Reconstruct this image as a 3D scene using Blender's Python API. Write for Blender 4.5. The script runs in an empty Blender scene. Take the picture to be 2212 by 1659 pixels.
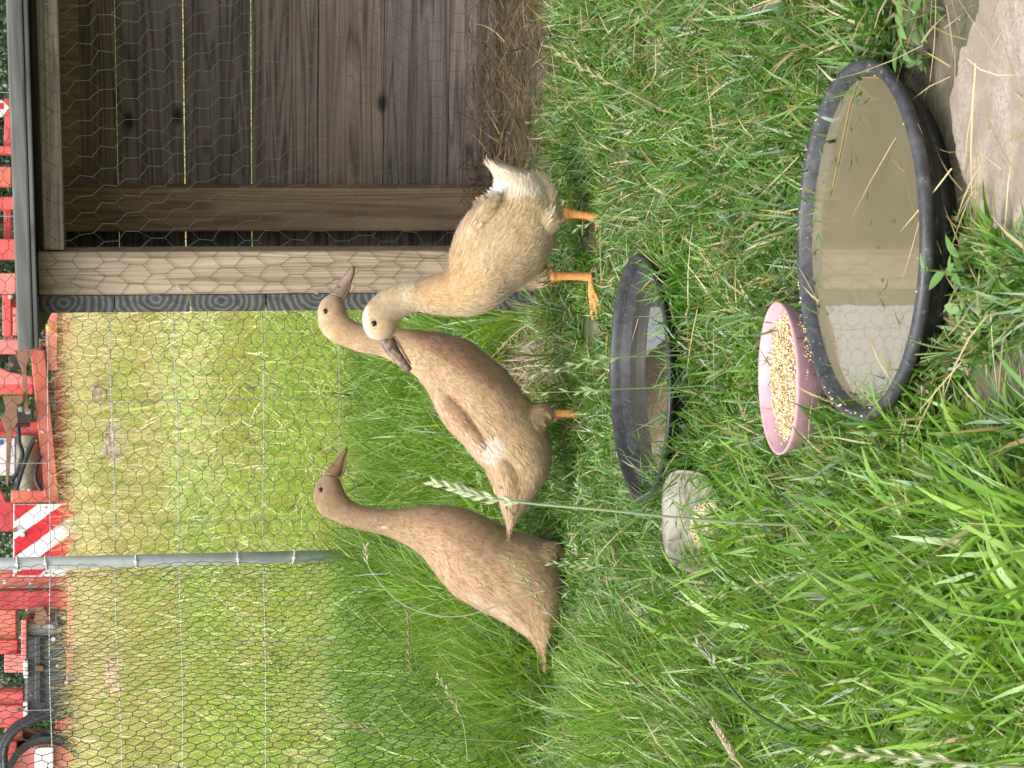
import bpy, bmesh, math
import numpy as np
from mathutils import Matrix, Vector
rng = np.random.default_rng(7)
SC = bpy.context.scene
COL = SC.collection
# ------------------------------------------------------------------ camera
FPX = 4200.0
PITCH, ROLL = math.radians(10.2), math.radians(.93)
CAM = np.array([0, 0, .62])
Fw = np.array([0, math.cos(PITCH), -math.sin(PITCH)])
R0 = np.array([1., 0, 0]); U0 = np.array([0, math.sin(PITCH), math.cos(PITCH)])
Rv = math.cos(ROLL)*R0 - math.sin(ROLL)*U0
Uv = math.sin(ROLL)*R0 + math.cos(ROLL)*U0
cd = bpy.data.cameras.new('camera'); cam = bpy.data.objects.new('camera', cd); COL.objects.link(cam)
M = Matrix.Identity(4)
for i, v in enumerate((-Uv, Rv, -Fw)):       # the phone was held sideways: world up points to image left
    for j in range(3): M[j][i] = v[j]
for j in range(3): M[j][3] = CAM[j]
cam.matrix_world = M
cd.sensor_width = 36; cd.lens = 36*FPX/2212; cd.clip_start = .05; cd.clip_end = 500
SC.camera = cam
cd.dof.use_dof = True; cd.dof.focus_distance = 2.4; cd.dof.aperture_fstop = 45
# ------------------------------------------------------------------ world, sun, exposure
SUN_EL, SUN_AZ = math.radians(58), math.radians(215)      # azimuth from +Y, clockwise: behind the camera to the left
w = bpy.data.worlds.new('World'); SC.world = w; w.use_nodes = True
nt = w.node_tree; nt.nodes.clear()
out = nt.nodes.new('ShaderNodeOutputWorld'); bg = nt.nodes.new('ShaderNodeBackground')
sky = nt.nodes.new('ShaderNodeTexSky'); sky.sky_type = 'NISHITA'; sky.sun_disc = False
sky.sun_elevation = SUN_EL; sky.sun_rotation = SUN_AZ
sky.dust_density = 6; sky.air_density = 1.2; sky.ozone_density = 1
hs = nt.nodes.new('ShaderNodeHueSaturation'); hs.inputs['Saturation'].default_value = .22; hs.inputs['Value'].default_value = 2.2      # bright white overcast
nt.links.new(sky.outputs[0], hs.inputs['Color']); nt.links.new(hs.outputs[0], bg.inputs[0])
bg.inputs[1].default_value = .15; nt.links.new(bg.outputs[0], out.inputs[0])
sl = bpy.data.lights.new('sun', 'SUN'); sl.energy = 1.3; sl.angle = math.radians(16); sl.color = (1, .95, .87)
so = bpy.data.objects.new('sun', sl); COL.objects.link(so)
sd = Vector((math.sin(SUN_AZ)*math.cos(SUN_EL), math.cos(SUN_AZ)*math.cos(SUN_EL), math.sin(SUN_EL)))
so.rotation_euler = sd.to_track_quat('Z', 'Y').to_euler()
SC.view_settings.view_transform = 'Standard'; SC.view_settings.look = 'None'
SC.view_settings.exposure = .02; SC.view_settings.gamma = 1
SC.cycles.max_bounces = 6; SC.cycles.diffuse_bounces = 3; SC.cycles.glossy_bounces = 3
SC.cycles.transmission_bounces = 4; SC.cycles.transparent_max_bounces = 4
SC.cycles.use_adaptive_sampling = True

# ------------------------------------------------------------------ measuring helpers
def ray(x, y): return Fw - (x-1106)/FPX*Uv - (y-829.5)/FPX*Rv
def at(x, y, D):
    d = ray(x, y); return CAM + d*D/d[1]
def gnd(x, y, z=0):
    d = ray(x, y); return CAM + d*(z-CAM[2])/d[2]
def prj(P):
    v = np.asarray(P) - CAM; z = v@Fw
    return 1106 - v@Uv/z*FPX, 829.5 - v@Rv/z*FPX
_lat = rng.random((64, 64, 16))
def vn(x, y, s, k=0):
    x = np.asarray(x)/s + 100; y = np.asarray(y)/s + 100
    i = np.floor(x).astype(int); j = np.floor(y).astype(int)
    u = x-i; v = y-j; u = u*u*(3-2*u); v = v*v*(3-2*v)
    L = _lat[:, :, k]; a = L[i % 64, j % 64]; b = L[(i+1) % 64, j % 64]; c = L[i % 64, (j+1) % 64]; d = L[(i+1) % 64, (j+1) % 64]
    return a*(1-u)*(1-v) + b*u*(1-v) + c*(1-u)*v + d*u*v
def softplus(x, k): return np.logaddexp(0, x/k)*k
def gz(x, y):
    x = np.asarray(x, float); y = np.asarray(y, float)
    z = .114*(softplus(y-3.3, .12) - softplus(y-12.9, .3))
    far = np.clip((y-3.6)/2, 0, 1)
    return z + (vn(x, y, .9, 1)-.5)*.05*far + (vn(x, y, .25, 2)-.5)*(.012 + .03*far)*np.clip((y-2.0)/.6, .15, 1)
# ------------------------------------------------------------------ object helpers
def mesh_np(name, V, faces, mat=None, parent=None, smooth=False, col=None):
    """faces: int array (n,3|4) or list of arrays"""
    me = bpy.data.meshes.new(name)
    V = np.asarray(V, np.float32)
    fl = faces if isinstance(faces, list) else [faces]
    fl = [np.asarray(f, np.int32) for f in fl if len(f)]
    me.vertices.add(len(V)); me.vertices.foreach_set('co', V.ravel())
    tot = sum(f.size for f in fl); n = sum(len(f) for f in fl)
    me.loops.add(tot); me.polygons.add(n)
    me.loops.foreach_set('vertex_index', np.concatenate([f.ravel() for f in fl]))
    ls = []; o = 0
    for f in fl:
        k = f.shape[1]; ls.append(o + np.arange(len(f))*k); o += f.size
    me.polygons.foreach_set('loop_start', np.concatenate(ls).astype(np.int32))
    me.polygons.foreach_set('use_smooth', np.full(n, smooth))
    me.update(calc_edges=True); me.validate()
    if col is not None:
        a = me.color_attributes.new('Col', 'FLOAT_COLOR', 'POINT')
        c = np.ones((len(V), 4), np.float32); c[:, :3] = col; a.data.foreach_set('color', c.ravel())
    o = bpy.data.objects.new(name, me); COL.objects.link(o)
    if mat: me.materials.append(mat)
    if parent: o.parent = parent
    return o
def tag(o, label=None, cat=None, group=None, kind=None):
    for k, v in (('label', label), ('category', cat), ('group', group), ('kind', kind)):
        if v: o[k] = v
    return o
def thing(name, loc, label, cat, group=None, rz=0):
    o = bpy.data.objects.new(name, None); COL.objects.link(o); o.empty_display_size = .05
    o.location = [float(v) for v in loc]; o.rotation_euler = (0, 0, rz)
    bpy.context.view_layer.update()
    return tag(o, label, cat, group)
class MB:
    def __init__(s): s.V = []; s.F = {}; s.C = []; s.n = 0
    def add(s, V, F, col=None):
        V = np.asarray(V, float); 
        for f in (F if isinstance(F, list) else [F]):
            f = np.asarray(f)
            if f.size: s.F.setdefault(f.shape[1], []).append(f + s.n)
        s.V.append(V); s.n += len(V)
        s.C.append(np.ones((len(V), 3))*(np.asarray(col) if col is not None else 1.0))
        return s
    def box(s, x0, x1, y0, y1, z0, z1, col=None, R=None, o=(0, 0, 0)):
        V = np.array([(x, y, z) for x in (x0, x1) for y in (y0, y1) for z in (z0, z1)], float)
        if R is not None: V = V@np.asarray(R).T
        V = V + np.asarray(o)
        F = np.array([(0, 1, 3, 2), (4, 6, 7, 5), (0, 4, 5, 1), (2, 3, 7, 6), (0, 2, 6, 4), (1, 5, 7, 3)])
        return s.add(V, F, col)
    def segs(s, A, B, r, n=4, col=None):
        A = np.asarray(A, float).reshape(-1, 3); B = np.asarray(B, float).reshape(-1, 3)
        d = B-A; L = np.linalg.norm(d, axis=1, keepdims=True); d = d/np.maximum(L, 1e-9)
        h = np.where(np.abs(d[:, 2:3]) < .9, np.array([[0, 0, 1.]]), np.array([[1., 0, 0]]))
        a = np.cross(d, h); a /= np.linalg.norm(a, axis=1, keepdims=True); b = np.cross(d, a)
        t = np.arange(n)/n*2*np.pi
        ring = a[:, None]*np.cos(t)[None, :, None] + b[:, None]*np.sin(t)[None, :, None]
        r = np.asarray(r, float).reshape(-1, 1, 1)
        V = np.concatenate([A[:, None]+ring*r, B[:, None]+ring*r], 1).reshape(-1, 3)
        k = np.arange(n); q = np.stack([k, (k+1) % n, n+(k+1) % n, n+k], 1)
        F = (q[None]+(np.arange(len(A))*2*n)[:, None, None]).reshape(-1, 4)
        return s.add(V, F, col)
    def tube(s, P, R, n=8, col=None, cap=True):
        P = np.asarray(P, float); m = len(P); R = np.ones(m)*np.asarray(R, float)
        T = np.gradient(P, axis=0); T /= np.linalg.norm(T, axis=1, keepdims=True)+1e-12
        a = np.cross(T[0], [0, 0, 1.]); 
        if np.linalg.norm(a) < .1: a = np.cross(T[0], [1., 0, 0])
        a /= np.linalg.norm(a); rings = []
        t = np.arange(n)/n*2*np.pi
        for i in range(m):
            a = a - T[i]*(a@T[i]); a /= np.linalg.norm(a); b = np.cross(T[i], a)
            rings.append(P[i]+R[i]*(np.outer(np.cos(t), a)+np.outer(np.sin(t), b)))
        V = np.concatenate(rings); k = np.arange(n)
        F = np.concatenate([np.stack([i*n+k, i*n+(k+1) % n, (i+1)*n+(k+1) % n, (i+1)*n+k], 1) for i in range(m-1)])
        fl = [F]
        if cap: fl += [np.arange(n)[::-1][None], ((m-1)*n+np.arange(n))[None]]
        return s.add(V, fl, col)
    def lathe(s, prof, n=64, c=(0, 0, 0), sy=1.0, wob=0, col=None, cap=True):
        prof = np.asarray(prof, float); m = len(prof); t = np.arange(n)/n*2*np.pi
        V = []
        for r, z in prof:
            rr = r*(1+wob*np.sin(3*t+1)+wob*.6*np.sin(5*t))
            V.append(np.stack([rr*np.cos(t), rr*np.sin(t)*sy, np.full(n, z)], 1))
        V = np.concatenate(V)+np.asarray(c); k = np.arange(n)
        F = np.concatenate([np.stack([i*n+k, i*n+(k+1) % n, (i+1)*n+(k+1) % n, (i+1)*n+k], 1) for i in range(m-1)])
        fl = [F]
        if cap and prof[0][0] > 1e-6: fl.append(np.arange(n)[::-1][None])
        return s.add(V, fl, col)
    def build(s, name, mat, parent=None, smooth=False, bevel=0, colored=False):
        V = np.concatenate(s.V)
        if parent is not None and parent.parent is not None: bpy.context.view_layer.update()
        if parent is not None and parent.matrix_world != Matrix.Identity(4):
            iw = np.array(parent.matrix_world.inverted()); V = V@iw[:3, :3].T + iw[:3, 3]
        o = mesh_np(name, V, [np.concatenate(v) for v in s.F.values()], mat, parent, smooth, np.concatenate(s.C) if colored else None)
        if bevel:
            b = o.modifiers.new('b', 'BEVEL'); b.width = bevel; b.segments = 2; b.limit_method = 'ANGLE'; b.angle_limit = math.radians(40)
        return o
def crom(P, n):
    P = np.asarray(P, float); m = len(P); t = np.linspace(0, m-1, n)
    i = np.clip(np.floor(t).astype(int), 0, m-2); u = (t-i)[:, None]
    g = lambda k: P[np.clip(k, 0, m-1)]
    p0, p1, p2, p3 = g(i-1), g(i), g(i+1), g(i+2)
    return .5*((2*p1)+(-p0+p2)*u+(2*p0-5*p1+4*p2-p3)*u*u+(-p0+3*p1-3*p2+p3)*u**3)

# ------------------------------------------------------------------ materials
def new_mat(name):
    m = bpy.data.materials.new(name); m.use_nodes = True
    t = m.node_tree; b = t.nodes['Principled BSDF']; return m, t, b
def N(t, typ, **kw):
    n = t.nodes.new(typ)
    for k, v in kw.items():
        if k in n.inputs.keys() if not isinstance(k, int) else False: n.inputs[k].default_value = v
        else: setattr(n, k, v)
    return n
def ramp(t, src, stops):
    r = t.nodes.new('ShaderNodeValToRGB'); e = r.color_ramp.elements
    while len(e) < len(stops): e.new(.5)
    for el, (p, c) in zip(e, stops): el.position = p; el.color = (*c, 1)
    t.links.new(src, r.inputs[0]); return r.outputs[0]
def objc(t, scale=(1, 1, 1), rot=(0, 0, 0)):
    tc = t.nodes.new('ShaderNodeTexCoord'); mp = t.nodes.new('ShaderNodeMapping')
    mp.inputs['Scale'].default_value = scale; mp.inputs['Rotation'].default_value = rot
    t.links.new(tc.outputs['Object'], mp.inputs[0]); return mp.outputs[0]
def noise(t, vec, scale, detail=4, dist=0, rough=.5):
    n = t.nodes.new('ShaderNodeTexNoise'); n.inputs['Scale'].default_value = scale; n.inputs['Detail'].default_value = detail
    n.inputs['Distortion'].default_value = dist; n.inputs['Roughness'].default_value = rough
    t.links.new(vec, n.inputs['Vector']); return n.outputs['Fac']
def mixc(t, fac, a, b, mode='MIX'):
    m = t.nodes.new('ShaderNodeMix'); m.data_type = 'RGBA'; m.blend_type = mode
    for s, v in ((m.inputs[0], fac), (m.inputs[6], a), (m.inputs[7], b)):
        if hasattr(v, 'links') or hasattr(v, 'is_linked'): t.links.new(v, s)
        else: s.default_value = v if not isinstance(v, tuple) else (*v, 1)
    return m.outputs[2]
def bump(t, b, h, strength=.4, dist=.002):
    n = t.nodes.new('ShaderNodeBump'); n.inputs['Strength'].default_value = strength; n.inputs['Distance'].default_value = dist
    t.links.new(h, n.inputs['Height']); t.links.new(n.outputs[0], b.inputs['Normal'])
def simple(name, c1, c2, scale=20, rough=.6, metal=0, bstr=.2, bd=.001, spec=.5, stretch=(1, 1, 1), detail=6):
    m, t, b = new_mat(name); v = objc(t, stretch); f = noise(t, v, scale, detail, .5, .6)
    t.links.new(ramp(t, f, [(.3, c1), (.7, c2)]), b.inputs['Base Color'])
    b.inputs['Roughness'].default_value = rough; b.inputs['Metallic'].default_value = metal
    b.inputs['Specular IOR Level'].default_value = spec
    if bstr: bump(t, b, f, bstr, bd)
    return m
def wood(name, dark, mid, light, axis=2, ring=16, stain=None, rough=.75, plank=False):
    """long grain along axis; growth-ring lines from distorted noise"""
    m, t, b = new_mat(name)
    s = [ring*2.2]*3; s[axis] = 1.3
    v = objc(t, tuple(s)); f1 = noise(t, v, 1.0, 2.5, 1.2, .5)
    wv = t.nodes.new('ShaderNodeMath'); wv.operation = 'MULTIPLY'; wv.inputs[1].default_value = 6.0; t.links.new(f1, wv.inputs[0])
    fr = t.nodes.new('ShaderNodeMath'); fr.operation = 'PINGPONG'; fr.inputs[1].default_value = .5; t.links.new(wv.outputs[0], fr.inputs[0])
    sc2 = [420]*3; sc2[axis] = 6
    fine = noise(t, objc(t, tuple(sc2)), 1.0, 3, .2)
    big = noise(t, objc(t), 7, 3, .6)
    c = ramp(t, fr.outputs[0], [(.0, dark), (.22, mid), (.5, light)])
    c = mixc(t, .35, c, ramp(t, fine, [(.3, dark), (.7, light)]))
    c = mixc(t, .5, c, ramp(t, big, [(.35, tuple(x*.6 for x in mid)), (.7, tuple(min(1, x*1.2) for x in light))]), 'SOFT_LIGHT')
    vo = t.nodes.new('ShaderNodeTexVoronoi'); vo.feature = 'F1'; vo.inputs['Scale'].default_value = 1
    ks = [10]*3; ks[axis] = 5.5
    t.links.new(objc(t, tuple(ks)), vo.inputs['Vector'])
    kf = ramp(t, vo.outputs['Distance'], [(.05, (1, 1, 1)), (.13, (0, 0, 0))])
    c = mixc(t, kf, c, stain or tuple(x*.45 for x in dark))
    if plank:
        tc = t.nodes.new('ShaderNodeTexCoord'); sp = t.nodes.new('ShaderNodeSeparateXYZ'); t.links.new(tc.outputs['Object'], sp.inputs[0])
        a = t.nodes.new('ShaderNodeMath'); a.operation = 'MULTIPLY_ADD'; a.inputs[1].default_value = 1/.1178; a.inputs[2].default_value = .13; t.links.new(sp.outputs[2], a.inputs[0])
        fl = t.nodes.new('ShaderNodeMath'); fl.operation = 'FLOOR'; t.links.new(a.outputs[0], fl.inputs[0])
        wn = t.nodes.new('ShaderNodeTexWhiteNoise'); wn.noise_dimensions = '1D'; t.links.new(fl.outputs[0], wn.inputs['W'])
        c = mixc(t, 1.0, c, ramp(t, wn.outputs['Value'], [(.0, (.74, .73, .73)), (.5, (.97, .97, .97)), (1, (1.0, .90, .80))]), 'MULTIPLY')
    t.links.new(c, b.inputs['Base Color']); b.inputs['Roughness'].default_value = rough
    b.inputs['Specular IOR Level'].default_value = .25
    bump(t, b, fr.outputs[0], .5, .0015)
    return m
def blade_mat(name, transl=.35, rough=.34, spec=.6):
    m, t, b = new_mat(name)
    a = t.nodes.new('ShaderNodeVertexColor'); a.layer_name = 'Col'
    t.links.new(a.outputs[0], b.inputs['Base Color']); b.inputs['Roughness'].default_value = rough
    b.inputs['Specular IOR Level'].default_value = spec
    tr = t.nodes.new('ShaderNodeBsdfTranslucent')
    c = mixc(t, 1.0, a.outputs[0], (1.2, 1.35, .4), 'MULTIPLY'); t.links.new(c, tr.inputs[0])
    mx = t.nodes.new('ShaderNodeMixShader'); mx.inputs[0].default_value = transl
    t.links.new(b.outputs[0], mx.inputs[1]); t.links.new(tr.outputs[0], mx.inputs[2])
    t.links.new(mx.outputs[0], t.nodes['Material Output'].inputs[0]); return m
def vcol_mat(name, rough=.8, nscale=160, amp=.35, spec=.2, sheen=0):
    m, t, b = new_mat(name)
    a = t.nodes.new('ShaderNodeVertexColor'); a.layer_name = 'Col'
    f = noise(t, objc(t), nscale, 4, .3)
    c = mixc(t, amp, a.outputs[0], ramp(t, f, [(.25, (.15, .15, .15)), (.75, (.85, .85, .85))]), 'SOFT_LIGHT')
    t.links.new(c, b.inputs['Base Color']); b.inputs['Roughness'].default_value = rough
    b.inputs['Specular IOR Level'].default_value = spec; b.inputs['Sheen Weight'].default_value = sheen
    return m
M_GRASS = blade_mat('grass_blade'); M_DRY = blade_mat('dry_stem', .25, .6, .2)
M_LEAF = blade_mat('weed_leaf', .3, .45, .35)
M_POST = wood('weathered_pale_timber', (.19, .14, .095), (.34, .28, .21), (.43, .37, .29), 2, 22, stain=(.30, .15, .06))
M_BEAM = wood('weathered_pale_rail', (.14, .115, .09), (.32, .28, .23), (.40, .36, .31), 0, 26)
M_BOARD = wood('brown_board', (.09, .073, .063), (.25, .212, .188), (.36, .315, .285), 0, 13, plank=True)
M_SIDE = wood('brown_side_board', (.12, .085, .065), (.28, .22, .18), (.38, .31, .26), 1, 13, plank=True)
M_INNER = wood('ochre_timber', (.20, .145, .095), (.37, .275, .185), (.44, .34, .24), 2, 9)
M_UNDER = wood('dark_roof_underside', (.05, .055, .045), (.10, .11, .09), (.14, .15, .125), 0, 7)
M_ROOF = wood('grey_weathered_timber', (.075, .078, .074), (.14, .145, .137), (.20, .205, .195), 0, 9)
# end grain: rings round the pith of every board
def endgrain():
    m, t, b = new_mat('board_end_grain'); 
    tc = t.nodes.new('ShaderNodeTexCoord'); sp = t.nodes.new('ShaderNodeSeparateXYZ'); t.links.new(tc.outputs['Object'], sp.inputs[0])
    def mth(op, a, b2):
        n = t.nodes.new('ShaderNodeMath'); n.operation = op
        for s, v in zip(n.inputs, (a, b2)):
            if isinstance(v, (int, float)): s.default_value = v
            else: t.links.new(v, s)
        return n.outputs[0]
    kk = mth('FLOOR', mth('MULTIPLY', mth('ADD', sp.outputs[2], .1175*10-.103), 1/.1175), 0)
    wn = t.nodes.new('ShaderNodeTexWhiteNoise'); wn.noise_dimensions = '1D'; t.links.new(kk, wn.inputs['W'])
    z = mth('SUBTRACT', mth('MODULO', mth('ADD', sp.outputs[2], .1175*10-.103), .1175), mth('ADD', mth('MULTIPLY', wn.outputs['Value'], .05), .03))
    x = mth('ADD', sp.outputs[0], mth('MULTIPLY', wn.outputs['Value'], .012))
    r2 = mth('ADD', mth('MULTIPLY', z, z), mth('MULTIPLY', x, mth('MULTIPLY', x, 1.6)))
    r = mth('POWER', r2, .5); nz = noise(t, tc.outputs['Object'], 38, 5)
    rr = mth('ADD', mth('MULTIPLY', r, 95), mth('MULTIPLY', nz, 1.5))
    f = mth('PINGPONG', rr, .5)
    t.links.new(ramp(t, f, [(.0, (.03, .03, .03)), (.25, (.06, .06, .058)), (.5, (.13, .13, .125))]), b.inputs['Base Color'])
    b.inputs['Roughness'].default_value = .8; bump(t, b, f, .4, .001); return m
M_END = endgrain()
M_WIRE = simple('pvc_netting_wire', (.02, .042, .033), (.042, .068, .055), 80, .45, 0, 0)
M_WIRED = simple('dark_netting_wire', (.010, .020, .014), (.022, .036, .028), 80, .45, 0, 0)
M_WIREG = simple('green_netting_wire', (.004, .026, .018), (.008, .045, .03), 80, .4, 0, 0)
M_GALV = simple('galvanised_wire', (.28, .30, .30), (.52, .54, .54), 60, .4, .6, 0)
M_TUBE = simple('galvanised_tube', (.36, .39, .38), (.50, .53, .52), 25, .38, .15, .1)
M_WHITE = simple('white_plastic', (.62, .62, .6), (.78, .78, .76), 30, .4, 0, .05)
M_SOIL = simple('soil', (.07, .055, .035), (.20, .155, .10), 30, .9, 0, .8, .01, .2)
# ------------------------------------------------------------------ ground
def ground():
    xs = np.concatenate([np.linspace(-200, -8, 12), np.linspace(-7, -1.6, 20), np.linspace(-1.5, 1.5, 121), np.linspace(1.6, 7, 20), np.linspace(8, 200, 12)])
    ys = np.concatenate([np.linspace(-100, 0, 10), np.linspace(.1, .9, 8), np.linspace(.95, 4.5, 145), np.linspace(4.6, 14, 80), np.linspace(15, 260, 24)])
    X, Y = np.meshgrid(xs, ys); Z = gz(X, Y)
    V = np.stack([X, Y, Z], -1).reshape(-1, 3); nx = len(xs)
    i = (np.arange(len(ys)-1)[:, None]*nx+np.arange(nx-1)[None]).ravel()
    F = np.stack([i, i+1, i+nx+1, i+nx], 1)
    m, t, b = new_mat('soil_and_moss')
    v = objc(t); f = noise(t, v, 26, 8, .6, .65); g = noise(t, v, 3.2, 4)
    c = ramp(t, f, [(.3, (.06, .046, .032)), (.5, (.15, .12, .082)), (.72, (.28, .23, .165))])
    c2 = ramp(t, f, [(.3, (.03, .05, .012)), (.7, (.09, .13, .03))])
    t.links.new(mixc(t, ramp(t, g, [(.42, (0, 0, 0)), (.6, (1, 1, 1))]), c, c2), b.inputs['Base Color'])
    b.inputs['Roughness'].default_value = .9; bump(t, b, f, .9, .012)
    tag(mesh_np('ground', V, F, m, smooth=True), kind='structure')
ground()
# worn concrete slab at the lower right corner
def slab_edge(x, y):
    """signed test in metres for the slab: inside when > 0"""
    return None
def slab():
    px = [(2300, -260), (2150, -120), (2128, 0), (2118, 50), (2090, 110), (2080, 160), (2066, 215), (2072, 270), (2076, 320), (2088, 365), (2104, 400), (2118, 440), (2140, 480), (2175, 500), (2225, 520), (2330, 560)]
    P = np.array([gnd(x, y) for x, y in px])[:, :2]
    Q = crom(P, 70); Q += rng.normal(0, .0012, Q.shape)
    far = np.array([[.02, .9], [.9, .9]])
    ring = np.vstack([Q, far[::-1][::-1][0:1], far[1:2]])
    bm = bmesh.new(); vs = [bm.verts.new((x, y, .005)) for x, y in ring]; f = bm.faces.new(vs)
    if f.normal.z < 0: f.normal_flip()
    r = bmesh.ops.extrude_face_region(bm, geom=[f]); 
    for v in r['geom']:
        if isinstance(v, bmesh.types.BMVert): v.co.z -= .03
    bmesh.ops.recalc_face_normals(bm, faces=bm.faces); bmesh.ops.triangulate(bm, faces=bm.faces)
    me = bpy.data.meshes.new('path'); bm.to_mesh(me); o = bpy.data.objects.new('path', me); COL.objects.link(o)
    m, t, b = new_mat('worn_concrete'); v = objc(t)
    f1 = noise(t, v, 320, 6, .4, .7); f2 = noise(t, v, 22, 5, .5); f3 = noise(t, v, 90, 3)
    c = ramp(t, f1, [(.32, (.17, .13, .10)), (.5, (.32, .265, .215)), (.7, (.43, .37, .315))])
    c = mixc(t, ramp(t, f2, [(.42, (.85, .85, .85)), (.60, (0, 0, 0))]), c, (.22, .175, .13))
    c = mixc(t, ramp(t, f3, [(.70, (0, 0, 0)), (.76, (1, 1, 1))]), c, (.20, .12, .08))
    t.links.new(c, b.inputs['Base Color']); b.inputs['Roughness'].default_value = .9; bump(t, b, f1, .6, .0015)
    me.materials.append(m); tag(o, kind='structure')
    return ring
SLAB = slab()
def inpoly(P, poly):
    x, y = P[:, 0], P[:, 1]; ins = np.zeros(len(P), bool); n = len(poly)
    for i in range(n):
        x0, y0 = poly[i]; x1, y1 = poly[(i+1) % n]
        if y0 == y1: continue
        c = ((y0 > y) != (y1 > y)) & (x < (x1-x0)*(y-y0)/(y1-y0)+x0); ins ^= c
    return ins

# ------------------------------------------------------------------ duck house
SHA = math.radians(13.7)
SU = np.array([math.cos(SHA), -math.sin(SHA), 0]); SD = np.array([math.sin(SHA), math.cos(SHA), 0])
SO = at(588, 635, 3.09); SO[2] = 0
def sl2w(P): P = np.asarray(P, float); return SO + P[..., 0:1]*SU + P[..., 1:2]*SD + P[..., 2:3]*np.array([0, 0, 1.])
def shed():
    t = thing('duck_house', SO, 'small timber duck house with brown plank walls, grey roof board and wire netting front', 'duck house', rz=-SHA)
    def part(name, boxes, mat, bevel=.0015, smooth=False):
        m = MB()
        for bx in boxes: m.box(*bx)
        o = mesh_np(name, np.concatenate(m.V), [np.concatenate(v) for v in m.F.values()], mat, t, smooth)
        b = o.modifiers.new('b', 'BEVEL'); b.width = bevel; b.segments = 2; b.limit_method = 'ANGLE'
        return o
    part('corner_post', [(0, .0685, 0, .048, -.02, .806)], M_POST, .003)['label'] = 'pale weathered corner post with knots'
    part('top_rail', [(.0705, 1.22, .004, .05, .765, .797)], M_BEAM, .003)
    part('corner_post', [(1.22, 1.29, 0, .048, -.02, .806)], M_POST, .003)
    seams = [-.015, .103, .221, .338, .456, .574, .691, .806]
    bk, sd_, ed = [], [], []
    for k in range(7):
        z0, z1 = seams[k]+(.0011 if k in (3, 4, 5) else .0004), seams[k+1]-(.0011 if k in (3, 4) else .0004)
        bk.append((-.002, 1.29, .455+.001*(k % 2), .480, z0, z1))
        sd_.append((-.027, -.001, .0030, .454, z0, z1))
        ed.append((-.0275, -.0005, .0005, .0029, z0+.0002, z1-.0002))
    bk[-1] = bk[-1][:5]+(.783,); part('back_wall', bk, M_BOARD, .001)
    sw = part('side_wall', sd_, M_SIDE, .001)
    for v in sw.data.vertices:
        if v.co.z > .80: v.co.z = .8105-.052*(v.co.y+.045)
    e = part('board_end', ed, M_END, .0008); e['label'] = 'dark grey sawn ends of the side wall boards'
    part('side_wall', [(1.291, 1.317, .003, .454, a, min(b, .783)) for (_, _, _, _, a, b) in sd_], M_BOARD)
    part('inner_post', [(.036, .113, .395, .4545, -.02, .784)], M_INNER, .003)
    part('inner_post', [(1.17, 1.24, .395, .4545, -.02, .79)], M_INNER, .003)
    part('rear_rail', [(.114, 1.169, .425, .4545, .752, .784)], M_INNER, .002)
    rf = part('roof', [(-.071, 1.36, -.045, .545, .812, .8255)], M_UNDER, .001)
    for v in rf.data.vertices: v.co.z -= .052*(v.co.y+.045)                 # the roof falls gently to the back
    r2 = part('fascia_board', [(-.0735, 1.362, -.058, -.0455, .8125, .836)], M_ROOF, .003)
    part('fascia_board', [(-.0732, 1.361, -.0555, -.0455, .8045, .8120)], M_ROOF, .002)
    # hexagonal netting stapled over the front
    A, B = hexnet(-.03, .60, -.02, .797, .0288, .0715, .0203, 'v', .0016, 3)
    rgt = A[:, 0] > .0
    n = MB(); 
    P = lambda Q: np.stack([Q[:, 0], -.0022-.0006*np.sin(Q[:, 0]*40)+0*Q[:, 1]-.004*np.clip(np.sin((Q[:, 0]-.07)/.5*3.14), 0, 1)*np.clip(np.sin(Q[:, 1]/.78*3.14), 0, 1), Q[:, 1]], 1)
    n.segs(P(A), P(B), .00042, 3)
    A, B = hexnet(.60, 1.29, -.02, .797, .0288, .0715, .0203, 'v', .0011, 4)
    n.segs(P(A), P(B), .00042, 3)
    mesh_np('wire_netting', np.concatenate(n.V), np.concatenate(n.F[4]), M_WIRE, t)
    for x, y in ((102, 8), (100, 122), (105, 243), (114, 432), (156, 678), (390, 624), (685, 634), (385, 620)):
        P0 = at(x, y, 3.0); d = ray(x, y); k = ((SO-SD*.003-CAM)@SD)/(d@SD); q = CAM+d*k
        uu, zz = (q-SO)@SU, q[2]
        s = MB(); a = rng.uniform(.6, 2.2)
        L = .0045; pts = [(uu+math.cos(a)*L*c, -.003-.002*(1-c*c), zz+math.sin(a)*L*c) for c in (-1, -.5, 0, .5, 1)]
        s.tube(pts, .0007, 5); mesh_np('staple', s.V[0], [f[0] for f in s.F.values()], M_GALV, t, True)
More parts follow.
